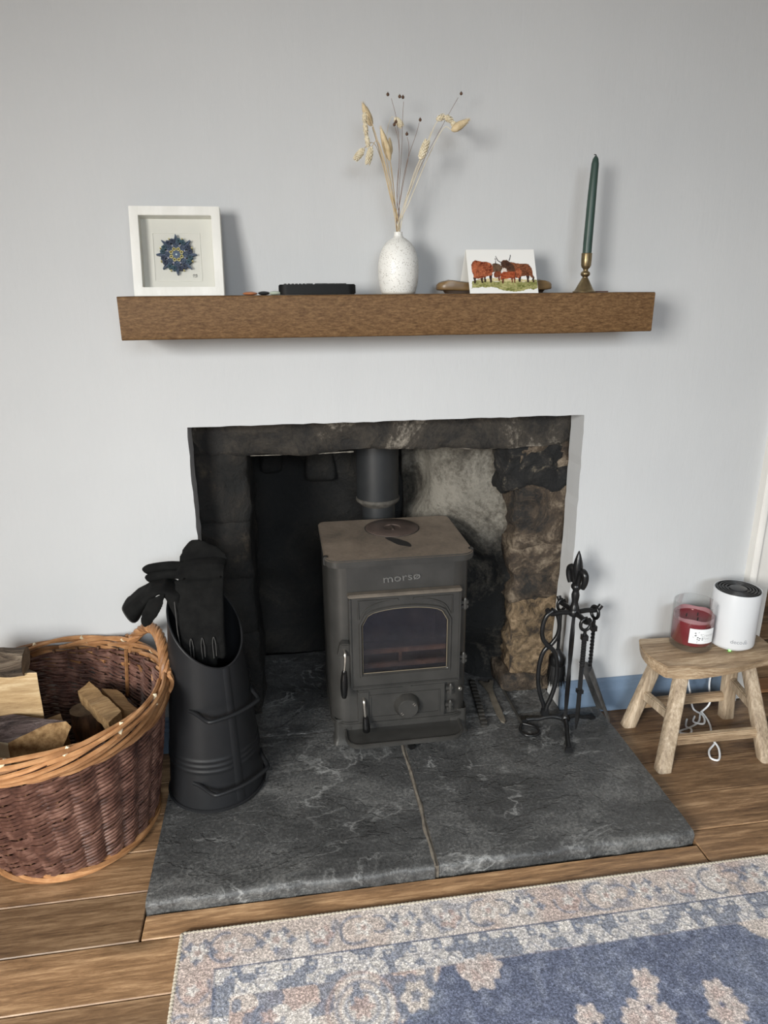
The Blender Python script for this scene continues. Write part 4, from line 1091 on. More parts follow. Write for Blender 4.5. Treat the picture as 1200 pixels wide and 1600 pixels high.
paint(inpoly(gx, gy, [(488, 200), (520, 192), (560, 205), (580, 235), (565, 262), (520, 262), (495, 270)]), (.10, .06, .035), (.16, .10, .06), 22)
paint(inpoly(gx, gy, [(306, 215), (318, 178), (340, 166), (395, 178), (440, 180), (475, 192), (494, 220), (494, 268), (480, 298), (440, 304), (405, 318), (365, 326), (330, 316), (316, 270)]), red, rv, 23, 70, 16)
paint(inpoly(gx, gy, [(324, 182), (340, 170), (352, 240), (350, 320), (332, 316)]), (.36, .10, .045), (.3, .1, .05), 24)
paint(inpoly(gx, gy, [(560, 195), (582, 168), (612, 162), (640, 180), (700, 192), (760, 194), (806, 200), (832, 232), (842, 275), (848, 310), (828, 310), (815, 295), (750, 302), (700, 318), (660, 290), (620, 262), (585, 240)]), (.16, .055, .024), (.30, .11, .05), 25, 70, 16)
paint(inpoly(gx, gy, [(566, 198), (588, 170), (615, 166), (645, 186), (680, 215), (690, 262), (640, 258), (600, 236), (572, 226)]), (.075, .035, .02), (.12, .06, .03), 26)
paint(inpoly(gx, gy, [(690, 240), (720, 232), (745, 260), (740, 300), (715, 320), (695, 300)]), red, rv, 27)
paint((gx-594)**2+(gy-252)**2 < 19**2, (.66, .57, .50), (.1, .1, .1), 28)
paint(inpoly(gx, gy, [(500, 285), (512, 262), (545, 258), (566, 268), (560, 300), (530, 318), (508, 312)]), (.16, .045, .02), (.2, .07, .03), 29)
paint(inpoly(gx, gy, [(556, 280), (585, 266), (640, 262), (684, 264), (690, 300), (684, 325), (640, 318), (590, 328), (562, 334)]), (.30, .065, .024), (.36, .12, .05), 30)
for pl in ([(572, 318), (590, 318), (586, 362), (574, 362)], [(538, 300), (556, 300), (556, 342), (542, 342)], [(650, 312), (668, 312), (668, 356), (656, 356)], [(676, 312), (690, 305), (690, 360), (680, 360)]):
    paint(inpoly(gx, gy, pl), (.13, .035, .018), (.12, .04, .02), 31)
def horn(pts, r0):
    for (x0, y0), (x1, y1), q in zip(pts, pts[1:], range(9)):
        t_ = np.clip(((ax_-x0)*(x1-x0)+(ay_-y0)*(y1-y0))/((x1-x0)**2+(y1-y0)**2), 0, 1)
        d_ = np.hypot(ax_-x0-t_*(x1-x0), ay_-y0-t_*(y1-y0)); colr[d_ < r0*(1-.1*q)] = (.035, .03, .03)
horn([(576, 186), (556, 182), (536, 168), (524, 148), (519, 134)], 4.2); horn([(636, 168), (642, 150), (646, 134), (648, 122)], 4.2)
horn([(516, 196), (518, 170), (512, 152)], 3.2)
me = bpy.data.meshes.new('printed_panel')
ly0, ly1 = -.020, .026                       # the front leaf leans back
pos = np.stack([-cw/2+.0015+cw*U*.985-.0*V, ly0+(ly1-ly0)*V, chh*V], -1).reshape(-1, 3)
idx = np.arange(nx_*ny_).reshape(ny_, nx_)
quads = np.stack([idx[:-1, :-1], idx[:-1, 1:], idx[1:, 1:], idx[1:, :-1]], -1).reshape(-1, 4)
def fast_mesh(me, pos, quads, colr):
    me.vertices.add(len(pos)); me.vertices.foreach_set('co', pos.astype(np.float32).ravel())
    me.loops.add(quads.size); me.loops.foreach_set('vertex_index', quads.astype(np.int32).ravel())
    me.polygons.add(len(quads)); me.polygons.foreach_set('loop_start', np.arange(0, quads.size, 4, dtype=np.int32))
    ca = me.color_attributes.new('Col', 'FLOAT_COLOR', 'POINT')
    c4 = np.ones((len(pos), 4), np.float32); c4[:, :3] = colr.reshape(-1, 3); ca.data.foreach_set('color', c4.ravel())
    me.update(calc_edges=True); me.validate()
fast_mesh(me, pos, quads, colr)
o = bpy.data.objects.new('printed_panel', me); COL.objects.link(o); o.parent = cd_; me.materials.append(PRINTM); o['label'] = 'painting of three shaggy red cattle on grass'
nv = Vector((0, -chh, (ly1-ly0))).normalized()*.0004
mb = MB(); b_ = .0006
mb.add([(-cw/2, ly0+.0012, 0), (cw/2, ly0+.0012, 0), (cw/2-.001, ly1+.0012, chh), (-cw/2-.001, ly1+.0012, chh), (-cw/2, ly0+.0004, 0), (cw/2, ly0+.0004, 0), (cw/2-.001, ly1+.0004, chh), (-cw/2-.001, ly1+.0004, chh)],
       [(0, 1, 2, 3), (4, 7, 6, 5), (0, 4, 5, 1), (1, 5, 6, 2), (2, 6, 7, 3), (3, 7, 4, 0)])
mb.build('front_leaf', CARDWHITE, cd_, local=True, smooth=False)
mb = MB(); mb.hexa([(-cw/2-.004, .070, 0), (cw/2-.004, .070, 0), (cw/2-.004, .0706, 0), (-cw/2-.004, .0706, 0)], [(-cw/2-.001, ly1+.0008, chh), (cw/2-.001, ly1+.0008, chh), (cw/2-.001, ly1+.0014, chh), (-cw/2-.001, ly1+.0014, chh)])
mb.build('back_leaf', CARDWHITE, cd_, local=True, smooth=False)

# --- long low carved wooden piece behind the card
cv = thing('carved_wooden_tray', 'long low polished brown wooden piece with rounded ends behind the card', 'ornament', (.478, -.052, MZ))
def cvx(i, j):
    a = 2*PI*i/40; z, k, sq = [(.0065, .90, 0), (.0078, .985, 0), (.010, 1.0, 0), (.0185, .995, 0), (.0208, .965, 0), (.0222, .80, 0), (.0230, .55, 0), (.0228, .2, 0)][j]
    cx_, sx_ = math.cos(a), math.sin(a)
    x = .131*k*math.copysign(abs(cx_)**.28, cx_); y = .026*k*math.copysign(abs(sx_)**.8, sx_)
    end = abs(x)/.131
    hump = .006*math.exp(-((end-.78)/.16)**2) if j >= 4 else 0
    e = .0012*noise.noise(Vector((x*40, y*40, z*90)))
    return Vector((.478+x, -.052+y*(1+.1*math.sin(x*30)), MZ+z+hump+e))
mb = MB(); mb.grid(40, 8, cvx, closed_u=True); mb.f += [tuple(range(39, -1, -1)), tuple(280+k for k in range(40))]; mb.mi += [0, 0]
mb.build('body', CARVED, cv, angle=60)
mb = MB(); mb.prism([(.478+.112*math.copysign(abs(math.cos(2*PI*k/28))**.5, math.cos(2*PI*k/28)), -.052+.02*math.sin(2*PI*k/28)) for k in range(28)], MZ+.0005, MZ+.008, scale_top=1.05)
mb.build('foot', CARVEDDARK, cv)

# --- brass candlestick and candle
ck = (.6735, -.085)
cs = thing('candlestick', 'small aged brass candlestick with a flared conical foot', 'candlestick', (*ck, MZ))
prof = [(.0245, 0), (.0248, .0015), (.0215, .0035), (.0190, .007), (.0120, .020), (.0075, .0285), (.0058, .031), (.0060, .0325), (.0092, .035), (.0105, .0385), (.0092, .042), (.0058, .0445), (.0050, .0465), (.0062, .049), (.0092, .052), (.0108, .056), (.0112, .066), (.0113, .078), (.0118, .0805), (.0106, .0812), (.0100, .078), (.0100, .060), (0, .060)]
mb = MB(); mb.lathe([(r_, MZ+.0004+h) for r_, h in prof], (*ck, 0), 36); mb.build('candlestick_body', BRASS, cs, angle=50)
tc_ = thing('taper_candle', 'tall dark green taper candle standing in the brass candlestick', 'candle', (*ck, MZ+.0612))
mb = MB(); top_ = (.6785, -.079, MZ+.271)
axis = [Vector((*ck, MZ+.0612)), Vector((*ck, MZ+.10)), Vector((.6765, -.081, MZ+.19)), Vector((.6795, -.078, MZ+.258)), Vector((.6800, -.0775, MZ+.268)), Vector((.6803, -.0772, MZ+.2735))]
mb.tube(axis, [.0098, .0098, .0092, .0078, .0058, .0022], 24); mb.build('wax_stick', GREENWAX, tc_, angle=60)
mb = MB(); mb.tube(bez([axis[-1]-Vector((0, 0, .002)), axis[-1]+Vector((.0002, 0, .0015)), axis[-1]+Vector((-.0016, 0, .0026)), axis[-1]+Vector((-.0042, 0, .0024))], 9), .0010, 6); mb.build('wick', WICK, tc_)
mb = MB(); mb.prism([(.690, -.075), (.733, -.080), (.736, -.052), (.692, -.046)], MZ+.0004, MZ+.0028)
tag(mb.build('dark_card_sleeve', MATCHBROWN, None, bevel=.0005), 'flat dark brown card lying beside the candlestick', 'card')

def loft(mb, secs, n=16, pw=0.8):
    """closed skin through sections (centre, half-width vector, half-thickness vector)"""
    vs = []
    for c, a, b in secs:
        c, a, b = Vector(c), Vector(a), Vector(b)
        for j in range(n):
            t = 2*PI*j/n; cc, ss = math.cos(t), math.sin(t)
            vs.append(c+a*math.copysign(abs(cc)**pw, cc)+b*math.copysign(abs(ss)**pw, ss))
    k = len(secs)
    fs = [(i*n+j, i*n+(j+1) % n, (i+1)*n+(j+1) % n, (i+1)*n+j) for i in range(k-1) for j in range(n)]
    fs += [tuple(range(n-1, -1, -1)), tuple((k-1)*n+j for j in range(n))]
    return mb.add(vs, fs)

# ================================================================== coal hod and gloves
hod = thing('coal_hod', 'tall black metal coal hod with two bar handles, standing on the hearth', 'coal hod', (-.2005, -.170, HZ))
hx, hy = -.2005, -.170
FRONT = R(-56)
def hod_r(z): return .1105-.075*(z-HZ)+.0
def hod_lean(z): return Vector((hx+.006*(z-HZ), hy+.0*(z-HZ), 0))
def rim_z(phi):
    c = .5-.5*math.cos(phi)
    return .392+.155*c**.9
nu_ = 72
def hodpt(phi, z, dr=0):
    r_ = hod_r(z)+dr
    # pressed ribs around the lower body, interrupted by the front strap
    for zc in (.150, .163, .176):
        if abs(math.remainder(phi, 2*PI)) > .16: r_ += .0022*math.exp(-((z-zc)/.0036)**2)
    a = FRONT+phi; c = hod_lean(z)
    return Vector((c.x+r_*math.cos(a), c.y+r_*math.sin(a), z))
zs = [0, .02]+[.10+.0025*k for k in range(45)]+[.23, .27, .31, .35]
def hb(i, j):
    phi = 2*PI*i/nu_
    if j < len(zs): return hodpt(phi, HZ+zs[j] if j < 2 else max(HZ+.02, zs[j]))
    t = (j-len(zs)+1)/8
    z0_ = .35; z1_ = rim_z(phi)
    return hodpt(phi, z0_+(z1_-z0_)*t)
NJ = len(zs)+8
mb = MB(); mb.grid(nu_, NJ, hb, closed_u=True)
b0_ = len(mb.v)
def hi_(i, j):
    phi = 2*PI*i/nu_; z1_ = rim_z(phi); t = j/8
    return hodpt(phi, z1_+(HZ+.02-z1_)*t, -.0022)
mb.grid(nu_, 9, hi_, closed_u=True)
for i in range(nu_):
    a_, b_ = (NJ-1)*nu_+i, (NJ-1)*nu_+(i+1) % nu_
    mb.f.append((a_, b_, b0_+(i+1) % nu_, b0_+i)); mb.mi.append(0)
mb.f.append(tuple(range(nu_-1, -1, -1))); mb.mi.append(0)
mb.f.append(tuple(b0_+8*nu_+i for i in range(nu_))); mb.mi.append(0)
mb.build('body', HODBLACK, hod, angle=55)
mb = MB(); mb.tube([hodpt(2*PI*i/72, rim_z(2*PI*i/72), -.001) for i in range(72)], .0026, 6, closed=True); mb.build('rolled_rim', HODBLACK, hod)
mb = MB(); mb.tube([hodpt(2*PI*i/60, HZ+.004, .0015) for i in range(60)], .0035, 6, closed=True); mb.build('base_rim', HODBLACK, hod)
mb = MB()
def strap(i, j):
    z = HZ+.012+(.380-HZ)*j/40; return hodpt(-.11+.22*i/4, z, .0016 if 0 < i < 4 else -.0004)
mb.grid(5, 41, strap); mb.build('front_strap', HODBLACK, hod)
def bar_handle(z, w_, drop):
    A = [(-w_-.30, .004, -.001), (-w_-.16, .003, .003), (-w_-.02, .001, .012), (-w_+.14, -.001, .029), (-w_+.26, -.001, .033), (-.0, 0, .030), (w_-.26, .001, .033), (w_-.14, .001, .029), (w_+.02, .002, .012), (w_+.16, .003, .003), (w_+.30, .004, -.001)]
    pts = [hodpt(p, z+dz*drop, dr) for p, dz, dr in A]
    m_ = MB(); m_.tube(bez(pts, 40), .0047, 8); return m_.build('bar_handle', HODBLACK, hod, angle=60)
bar_handle(.296, .70, 1.0); bar_handle(.118, .70, 1.0)

# leather gloves
g1 = thing('fire_glove', 'black suede fire glove hanging fingers down into the coal hod', 'glove', (-.198, -.175, .48), group=None)
mb = MB()
X = lambda v: Vector((v, 0, 0))
def YZ(y, z): return Vector((0, y, z))
loft(mb, [((-.198, -.205, .440), X(.046), YZ(.012, .003)), ((-.199, -.200, .480), X(.049), YZ(.014, .003)), ((-.199, -.190, .530), X(.051), YZ(.013, .003)),
          ((-.199, -.178, .562), X(.053), YZ(.012, .004)), ((-.199, -.166, .578), X(.054), YZ(.008, .008)), ((-.197, -.148, .588), X(.053), YZ(.003, .011)),
          ((-.193, -.128, .591), X(.052), YZ(.003, .012)), ((-.190, -.112, .592), X(.048), YZ(.004, .012))], 20, .75)
for k, (x0, x1, L, yy_) in enumerate(((-.2345, -.2330, .062, -.205), (-.2105, -.2060, .088, -.206), (-.1865, -.1820, .082, -.205), (-.1625, -.1615, .060, -.203))):
    zz = .452
    loft(mb, [((x0, yy_, zz), X(.0118), YZ(.0095, .001)), ((x0+(x1-x0)*.4, yy_, zz-L*.45), X(.0112), YZ(.0100, 0)), ((x1, yy_+.004, zz-L*.85), X(.0100), YZ(.0092, 0)), ((x1, yy_+.006, zz-L), X(.0055), YZ(.005, 0))], 12, .9)
loft(mb, [((-.245, -.175, .50), X(.008), YZ(.010, .002)), ((-.2475, -.170, .465), X(.010), YZ(.011, 0)), ((-.2440, -.168, .415), X(.0095), YZ(.010, 0)), ((-.2400, -.166, .385), X(.006), YZ(.006, 0))], 12)
o = mb.build('glove_body', SUEDE, g1); remesh(o, .0030, 3)
# gauntlet cuff standing up behind the fold
mb = MB(); loft(mb, [((-.192, -.120, .592), X(.054), YZ(.010, .006)), ((-.194, -.106, .606), X(.052), YZ(.009, .003)), ((-.200, -.096, .619), X(.040), YZ(.007, .002)), ((-.208, -.090, .632), X(.020), YZ(.005, .001)), ((-.211, -.088, .638), X(.008), YZ(.003, .0))], 20, .85)
o = mb.build('gauntlet_cuff', SUEDE, g1); remesh(o, .003, 4)
for cx_ in (-.2222, -.1985, -.1742):
    mb = MB(); pts = [(cx_-.0028, -.2185, .405), (cx_-.0032, -.2185, .440), (cx_, -.2182, .4565), (cx_+.0032, -.2185, .440), (cx_+.0028, -.2185, .410)]
    mb.tube(bez(pts, 16), .0010, 5); mb.build('finger_seam', SEAM, g1)
mb = MB(); mb.tube(bez([(-.2440, -.217, .42), (-.2490, -.2125, .47), (-.2505, -.2040, .515), (-.2520, -.1950, .548)], 14), .0012, 5); mb.build('side_seam', SEAM, g1)
g2 = thing('fire_glove', 'black suede fire glove flopped over the left rim of the coal hod, cuff open', 'glove', (-.26, -.165, .50))
mb = MB()
def W(a, y, b): return Vector((a, y, b))
loft(mb, [((-.236, -.168, .455), W(.0, .030, .0), W(.010, 0, .0)), ((-.246, -.162, .505), W(.0, .036, .0), W(.016, 0, .002)), ((-.254, -.158, .545), W(0, .042, 0), W(.021, 0, .006)), ((-.278, -.162, .563), W(0, .042, 0), W(.007, 0, .010)), ((-.298, -.163, .556), W(0, .044, 0), W(-.003, 0, .013)), ((-.318, -.164, .541), W(0, .046, 0), W(-.008, 0, .012))], 18, .8)
o = mb.build('glove_body', SUEDE, g2); remesh(o, .003, 3)
# open cuff: a thin-walled flattened funnel
mb = MB(); n_ = 28
cs_ = [((-.306, -.163, .550), (0, .043, 0), (-.006, 0, .013)), ((-.328, -.165, .532), (0, .046, 0), (-.013, 0, .016)), ((-.347, -.166, .512), (0, .048, 0), (-.017, 0, .017))]
def fun(off):
    vs = []
    for c, a, b in cs_:
        c, a, b = Vector(c), Vector(a), Vector(b)
        for j in range(n_):
            t = 2*PI*j/n_; vs.append(c+a*(1-off*18)*math.cos(t)+b*(1-off*60)*math.sin(t)+Vector((0, 0, .004*math.sin(3*t)*(1 if c.x < -.31 else 0))))
    return vs
A_, B_ = fun(0), fun(.0028)
fs = []
for k in range(2):
    for j in range(n_):
        j2 = (j+1) % n_
        fs.append((k*n_+j, k*n_+j2, (k+1)*n_+j2, (k+1)*n_+j)); o3 = 3*n_
        fs.append((o3+k*n_+j, o3+(k+1)*n_+j, o3+(k+1)*n_+j2, o3+k*n_+j2))
for j in range(n_):
    j2 = (j+1) % n_; fs.append((2*n_+j, 2*n_+j2, 5*n_+j2, 5*n_+j))
mb.add(A_+B_, fs); mb.build('gauntlet_cuff', SUEDE, g2, angle=60)
mb = MB(); mb.tube([Vector(p) for p in A_[2*n_:3*n_]], .0014, 5, closed=True); mb.build('cuff_hem', SEAM, g2)
mb = MB(); loft(mb, [((-.284, -.205, .556), W(.018, .004, .004), W(0, .003, 0)), ((-.297, -.208, .528), W(.022, .004, .003), W(0, .003, 0)), ((-.306, -.209, .505), W(.018, .004, .004), W(0, .003, 0)), ((-.310, -.209, .489), W(.007, .003, .002), W(0, .002, 0))], 16)
o = mb.build('lining_flap', SUEDE, g2); remesh(o, .0028, 3)
for k, (z, L, y) in enumerate(((.5880, .062, -.128), (.5730, .056, -.140))):
    mb = MB(); mb.tube(bez([(-.212, y+.004, z-.004), (-.262, y, z+.005), (-.235-L-.012, y-.002, z+.002), (-.235-L-.022, y-.003, z-.004)], 14), [.0105]*9+[.0098, .0095, .009, .008, .005], 12)
    mb.build('glove_finger', SUEDE, g2, angle=70)

# ================================================================== log basket
BT = Vector((-.516, -.248)); BB = Vector((-.512, -.2263)); RT, RB, BH = .229, .167, .368
basket = thing('log_basket', 'large round brown wicker basket full of firewood, left of the hearth', 'basket', (BB.x, BB.y, FZ))
def bpt(a, z, dr=0):
    t = max(0, (z-FZ)/(BH-FZ)); c = BB.lerp(BT, t); r_ = RB+(RT-RB)*(t**.85)+dr
    return Vector((c.x+r_*math.cos(a), c.y+r_*math.sin(a), z))
NS = 28
for k in range(NS):
    a = 2*PI*(k+.15)/NS
    mb = MB(); mb.tube([bpt(a, z, .0) for z in (.030, .10, .18, .27, .355)], .0034, 5); mb.build('stake', WICKERIN, basket)
wv = MB(); rr = random.Random(4)
pitch_ = .0100; nrow = 32
for k in range(NS):
    for r_ in range(nrow):
        z0_ = .016+pitch_*r_+(.5*pitch_ if k % 2 else 0)+rr.uniform(-.0012, .0012)
        lift = .033+rr.uniform(-.004, .004)
        a0_ = 2*PI*(k+.15)/NS; th = rr.uniform(.0026, .0036)
        pts = []
        for q in range(9):
            t = q/8; a = a0_+2*PI*(-.25+2.5*t)/NS
            off = .0062*math.cos(PI*(t*2.5-.25-1)) 
            zz = z0_+lift*t
            if zz > .346: zz = .346+(zz-.346)*.12
            if zz < .036: zz = .036-(.036-zz)*.1
            pts.append(bpt(a, zz, off))
        wv.tube(pts, [th*.8]+[th]*7+[th*.6], 5)
wv.build('woven_side', WICKER, basket, kind='stuff', label='woven brown willow rods')
# base disc
mb = MB(); mb.lathe([(RB-.004, FZ+.006), (RB-.004, FZ+.012), (0, FZ+.012)], (BB.x, BB.y, 0), 36); mb.build('base', WICKERIN, basket)
# borders: each willow rod is a part; foot border and rolled top border
def border(zc, n_rods, span, rad, amp, rise, r_rod, out, jit):
    for k in range(n_rods):
        a0_ = 2*PI*k/n_rods; pts = []
        for q in range(15):
            t = q/14; a = a0_+span*t
            ph = PI*t
            dr = out+rad*math.cos(ph*1.0)*(1 if k % 2 else .8)+rr.uniform(-.0006, .0006)
            zz = zc+amp*math.sin(ph*1.0)-rise*t+rr.uniform(-jit, jit)
            pts.append(bpt(a, max(zz, r_rod+.0005), dr) if zz < BH else bpt(a, BH, dr)+Vector((0, 0, zz-BH)))
        m_ = MB(); m_.tube(pts, [r_rod*.85]+[r_rod]*12+[r_rod*.8, r_rod*.55], 6)
        m_.build('border_rod', BUFF, basket)
def rim_rods(zc, n_rods, span, keys, r_rod, jit, phase=0):
    """keys: (t, radial offset, height offset) along each rod"""
    kt = [q[0] for q in keys]; kd = [q[1] for q in keys]; kz = [q[2] for q in keys]
    for k in range(n_rods):
        a0_ = 2*PI*(k+phase)/n_rods; pts = []; sp = span*rr.uniform(.94, 1.06)
        jd, jz = rr.uniform(-jit, jit), rr.uniform(-jit, jit)
        for q in range(17):
            t = q/16; z = zc+float(np.interp(t, kt, kz))+jz; dr = float(np.interp(t, kt, kd))+jd
            p_ = bpt(a0_+sp*t, min(max(z, FZ+r_rod+.0006), BH), dr)
            if z > BH: p_.z = z
            pts.append(p_)
        m_ = MB(); m_.tube(bez(pts[::2], 24), r_rod, 6); m_.build('border_rod', BUFF, basket)
rim_rods(.352, 24, 1.25, [(0, -.004, -.034), (.10, .008, -.030), (.45, .0125, -.014), (.78, .0085, .006), (.92, .001, .014), (1, -.005, .012)], .0049, .0012)
rim_rods(.366, 12, 1.5, [(0, .008, -.006), (.3, .010, .006), (.6, .003, .014), (.85, -.006, .008), (1, -.008, -.002)], .0050, .0010, .5)
rim_rods(FZ+.0085, 18, 1.2, [(0, -.002, .010), (.15, .007, .009), (.5, .011, .002), (.85, .008, -.003), (1, .002, -.003)], .0045, .0008)
for k in range(14):
    a = 2*PI*(k+.4)/14; p = bpt(a, .372, .004); d = (bpt(a+.05, .39, -.004)-p).normalized()
    mb = MB(); mb.tube([p-d*.012, p+d*.011], .0042, 6); mb.build('cut_rod_end', PALEEND, basket, label='pale cut end of a rim rod')
# twisted handle on the side by the hod
def hpt(t):
    a = R(58)+(R(6)-R(58))*t
    h = math.sin(PI*t)**.62
    p = bpt(a, .366, .004)
    out = Vector((math.cos(R(32)), math.sin(R(32)), 0))
    return Vector((p.x, p.y, .352+.085*h))+out*(.004*h)
for s_ in range(5):
    pts = []
    for q in range(61):
        t = q/60; c = hpt(t); d = (hpt(min(1, t+.01))-hpt(max(0, t-.01))).normalized()
        u = d.cross(Vector((math.cos(R(32)), math.sin(R(32)), 0))).normalized(); v = d.cross(u)
        an = 2*PI*s_/5+t*20; pts.append(c+(u*math.cos(an)+v*math.sin(an))*.0072)
    mb = MB(); mb.tube(pts, .0058, 7); mb.build('handle_strand', BUFF, basket)
for a in (R(58), R(6)):
    for k in range(4):
        mb = MB(); da = -.05+.034*k
        mb.tube(bez([bpt(a+da*1.2, .385, .012), bpt(a+da, .362, .020), bpt(a+da*.7, .335, .012), bpt(a+da*.5, .320, -.006)], 14), .0046, 6); mb.build('handle_wrap', BUFF, basket)
    mb = MB(); mb.tube([bpt(a, z, -.008) for z in (.36, .30, .24)], .0045, 6); mb.build('handle_tail', BUFF, basket)

# logs
def chunk(name, label, poly, ext, mats, seed, rough=.003, nseg=10, mat_of=None):
    """split log: end polygon swept along ext, sides and ends with their own wood; mats[i] per side, then start end, far end"""
    c = sum((Vector(p) for p in poly), Vector())/len(poly); ext = Vector(ext)
    t = thing(name, label, 'log', c+ext*.5, group='firewood in the wicker basket')
    sub = []
    for i in range(len(poly)):
        a, b = Vector(poly[i]), Vector(poly[(i+1) % len(poly)])
        ks = max(1, int((b-a).length/.012))
        for k in range(ks): sub.append((a.lerp(b, k/ks), i))
    n_ = len(sub); mb_ = MB(); base = 0
    for j in range(nseg+1):
        for p, i in sub:
            q = p+ext*(j/nseg)
            e = noise.fractal(q*24+Vector((seed, 0, seed)), 1, 2, 4)
            d = (p-c).normalized()
            mb_.v.append(q+d*e*rough)
    for j in range(nseg):
        for k in range(n_):
            k2 = (k+1) % n_; mb_.f.append((j*n_+k, j*n_+k2, (j+1)*n_+k2, (j+1)*n_+k)); mb_.mi.append(sub[k][1])
    mb_.f.append(tuple(range(n_-1, -1, -1))); mb_.mi.append(len(poly)); mb_.f.append(tuple(nseg*n_+k for k in range(n_))); mb_.mi.append(len(poly)+1)
    mb_.build('timber', mats, t, angle=28)
    return t
def round_log(name, label, a, b, r_, mats, seed, rough=.003):
    a, b = Vector(a), Vector(b); t = thing(name, label, 'log', (a+b)/2, group='firewood in the wicker basket')
    d = (b-a).normalized(); u = d.orthogonal().normalized(); v = d.cross(u)
    mb_ = MB(); nn, kk = 26, 16
    for j in range(kk+1):
        for i in range(nn):
            an = 2*PI*i/nn; o_ = u*math.cos(an)+v*math.sin(an); q = a.lerp(b, j/kk)
            e = noise.fractal((q+o_*r_)*28+Vector((seed, 0, 0)), 1, 2, 4)
            mb_.v.append(q+o_*(r_+rough*e))
    for j in range(kk):
        for i in range(nn):
            i2 = (i+1) % nn; mb_.f.append((j*nn+i, j*nn+i2, (j+1)*nn+i2, (j+1)*nn+i)); mb_.mi.append(0)
    mb_.build('bark', mats[0], t, angle=60)
    for k, (cc, dd) in enumerate(((a, -d), (b, d))):
        m2 = MB(); m2.v = [mb_.v[(kk*nn if k else 0)+i]+dd*.0004 for i in range(nn)]+[cc+dd*.002]; m2.f = [(i, (i+1) % nn, nn) for i in range(nn)]; m2.mi = [0]*nn
        m2.build('sawn_end', mats[1], t, smooth=False)
    return t
round_log('round_log', 'dark bark-covered round log lying across the back left of the basket', (-.735, -.172, .417), (-.584, -.166, .404), .031, (BARK, DARKEND), 2)
chunk('split_log', 'large split log with a pale striped face below the round bark log', [(-.560, -.182, .384), (-.5385, -.240, .297), (-.575, -.190, .235), (-.600, -.120, .300), (-.590, -.150, .378)], (-.150, .004, .004), [SPLIT, SPLIT, SPLIT2, BARK, BARK, ENDGRAIN, ENDGRAIN], 5, .0015)
chunk('split_log', 'thick split log with purple bark and a flat brown sawn end at the basket front', [(-.583, -.320, .306), (-.584, -.326, .220), (-.520, -.326, .150), (-.490, -.318, .268), (-.462, -.308, .324), (-.474, -.300, .332), (-.508, -.300, .330)],
      (-.125, .062, -.012), [PALEEND, SPLIT, SPLIT, BARK2, BARK2, BARK2, BARK2, ENDGRAIN, ENDGRAIN], 9, .0022)
round_log('round_log', 'upright reddish round log in the middle of the basket with a dark weathered top', (-.484, -.142, .0345), (-.487, -.138, .256), .034, (REDBARK, DARKEND), 4, .004)
chunk('kindling_plank', 'rough pale split plank leaning on the upright round log', [(-.502, -.125, .296), (-.485, -.088, .298), (-.483, -.092, .274), (-.500, -.129, .270)], (.114, -.186, .030), [SPLIT2, SPLIT2, SPLIT2, SPLIT2, SPLIT2, SPLIT2], 12, .0042, 22)
chunk('split_log', 'brown rough split log against the right side of the basket beside the plank', [(-.448, -.128, .300), (-.415, -.125, .292), (-.405, -.130, .15), (-.455, -.150, .15)], (.073, -.110, .004), [SPLIT2, SPLIT2, BARK, SPLIT2, SPLIT2, SPLIT2], 15, .003, 12)
chunk('split_log', 'small brown split log behind the purple-barked log', [(-.522, -.262, .290), (-.493, -.258, .297), (-.488, -.240, .20), (-.527, -.245, .19)], (-.020, .040, .002), [SPLIT2, BARK, BARK, BARK, SPLIT2, SPLIT2], 18, .003)
round_log('round_log', 'dark round log deep in the basket between the upright log and the front log', (-.455, -.275, .0345), (-.462, -.262, .225), .030, (REDBARK, DARKEND), 8, .004)
chunk('split_log', 'bark-covered log lying low in the basket under the striped split log', [(-.54, -.27, .0345), (-.54, -.16, .0345), (-.54, -.16, .20), (-.54, -.24, .20)], (-.105, .004, 0), [BARK, BARK, BARK, BARK, ENDGRAIN, ENDGRAIN], 21, .004)

# ================================================================== fireside companion set
sx_, sy_ = .714, -.085
stand = thing('companion_stand', 'black wrought iron fireside tool stand with a fleur-de-lis finial', 'tool stand', (sx_, sy_, HZ))
mb = MB()
for q in range(60): pass
mb.tube([(sx_, sy_, HZ+.012+.345*k/40) for k in range(41)], [.0062]*41, 4, twist=.10); mb.build('pole', WROUGHT, stand, angle=20)
mb = MB(); mb.lathe([(.013, .388), (.012, .396), (.0095, .402), (.0080, .410), (.0098, .422), (.0105, .430), (.0085, .438), (.0075, .442), (.0125, .449), (.0135, .454), (.0115, .459), (.0060, .463), (0, .464)], (sx_, sy_, 0), 20); mb.build('baluster', WROUGHT, stand, angle=50)
fin = MB(); fin.lathe([(.0060, .458), (.0065, .470), (.0095, .485), (.0125, .497), (.0128, .507), (.0100, .522), (.0055, .538), (.0012, .549), (0, .550)], (sx_, sy_, 0), 18); fin = fin.build('finial_spear', WROUGHT, stand, angle=60)
for ang in (R(-72), R(108)):
    dx, dy = math.cos(ang), math.sin(ang)
    pts = [(sx_+dx*r_, sy_+dy*r_, z) for r_, z in ((.005, .456), (.0075, .472), (.0110, .490), (.0185, .499), (.0275, .493), (.0295, .480), (.0265, .466), (.0225, .456))]
    cv_ = bez(pts, 28); mb = MB(); mb.tube(cv_, [.0062+.0030*math.sin(PI*i/(len(cv_)-1)) for i in range(len(cv_))], 10); mb.build('finial_curl', WROUGHT, fin, angle=60)
mb = MB(); mb.lathe([(.0125, .372), (.0150, .376), (.0150, .386), (.0125, .390)], (sx_, sy_, 0), 20); hub = mb.build('hub', WROUGHT, stand, angle=50)
TIP = {}
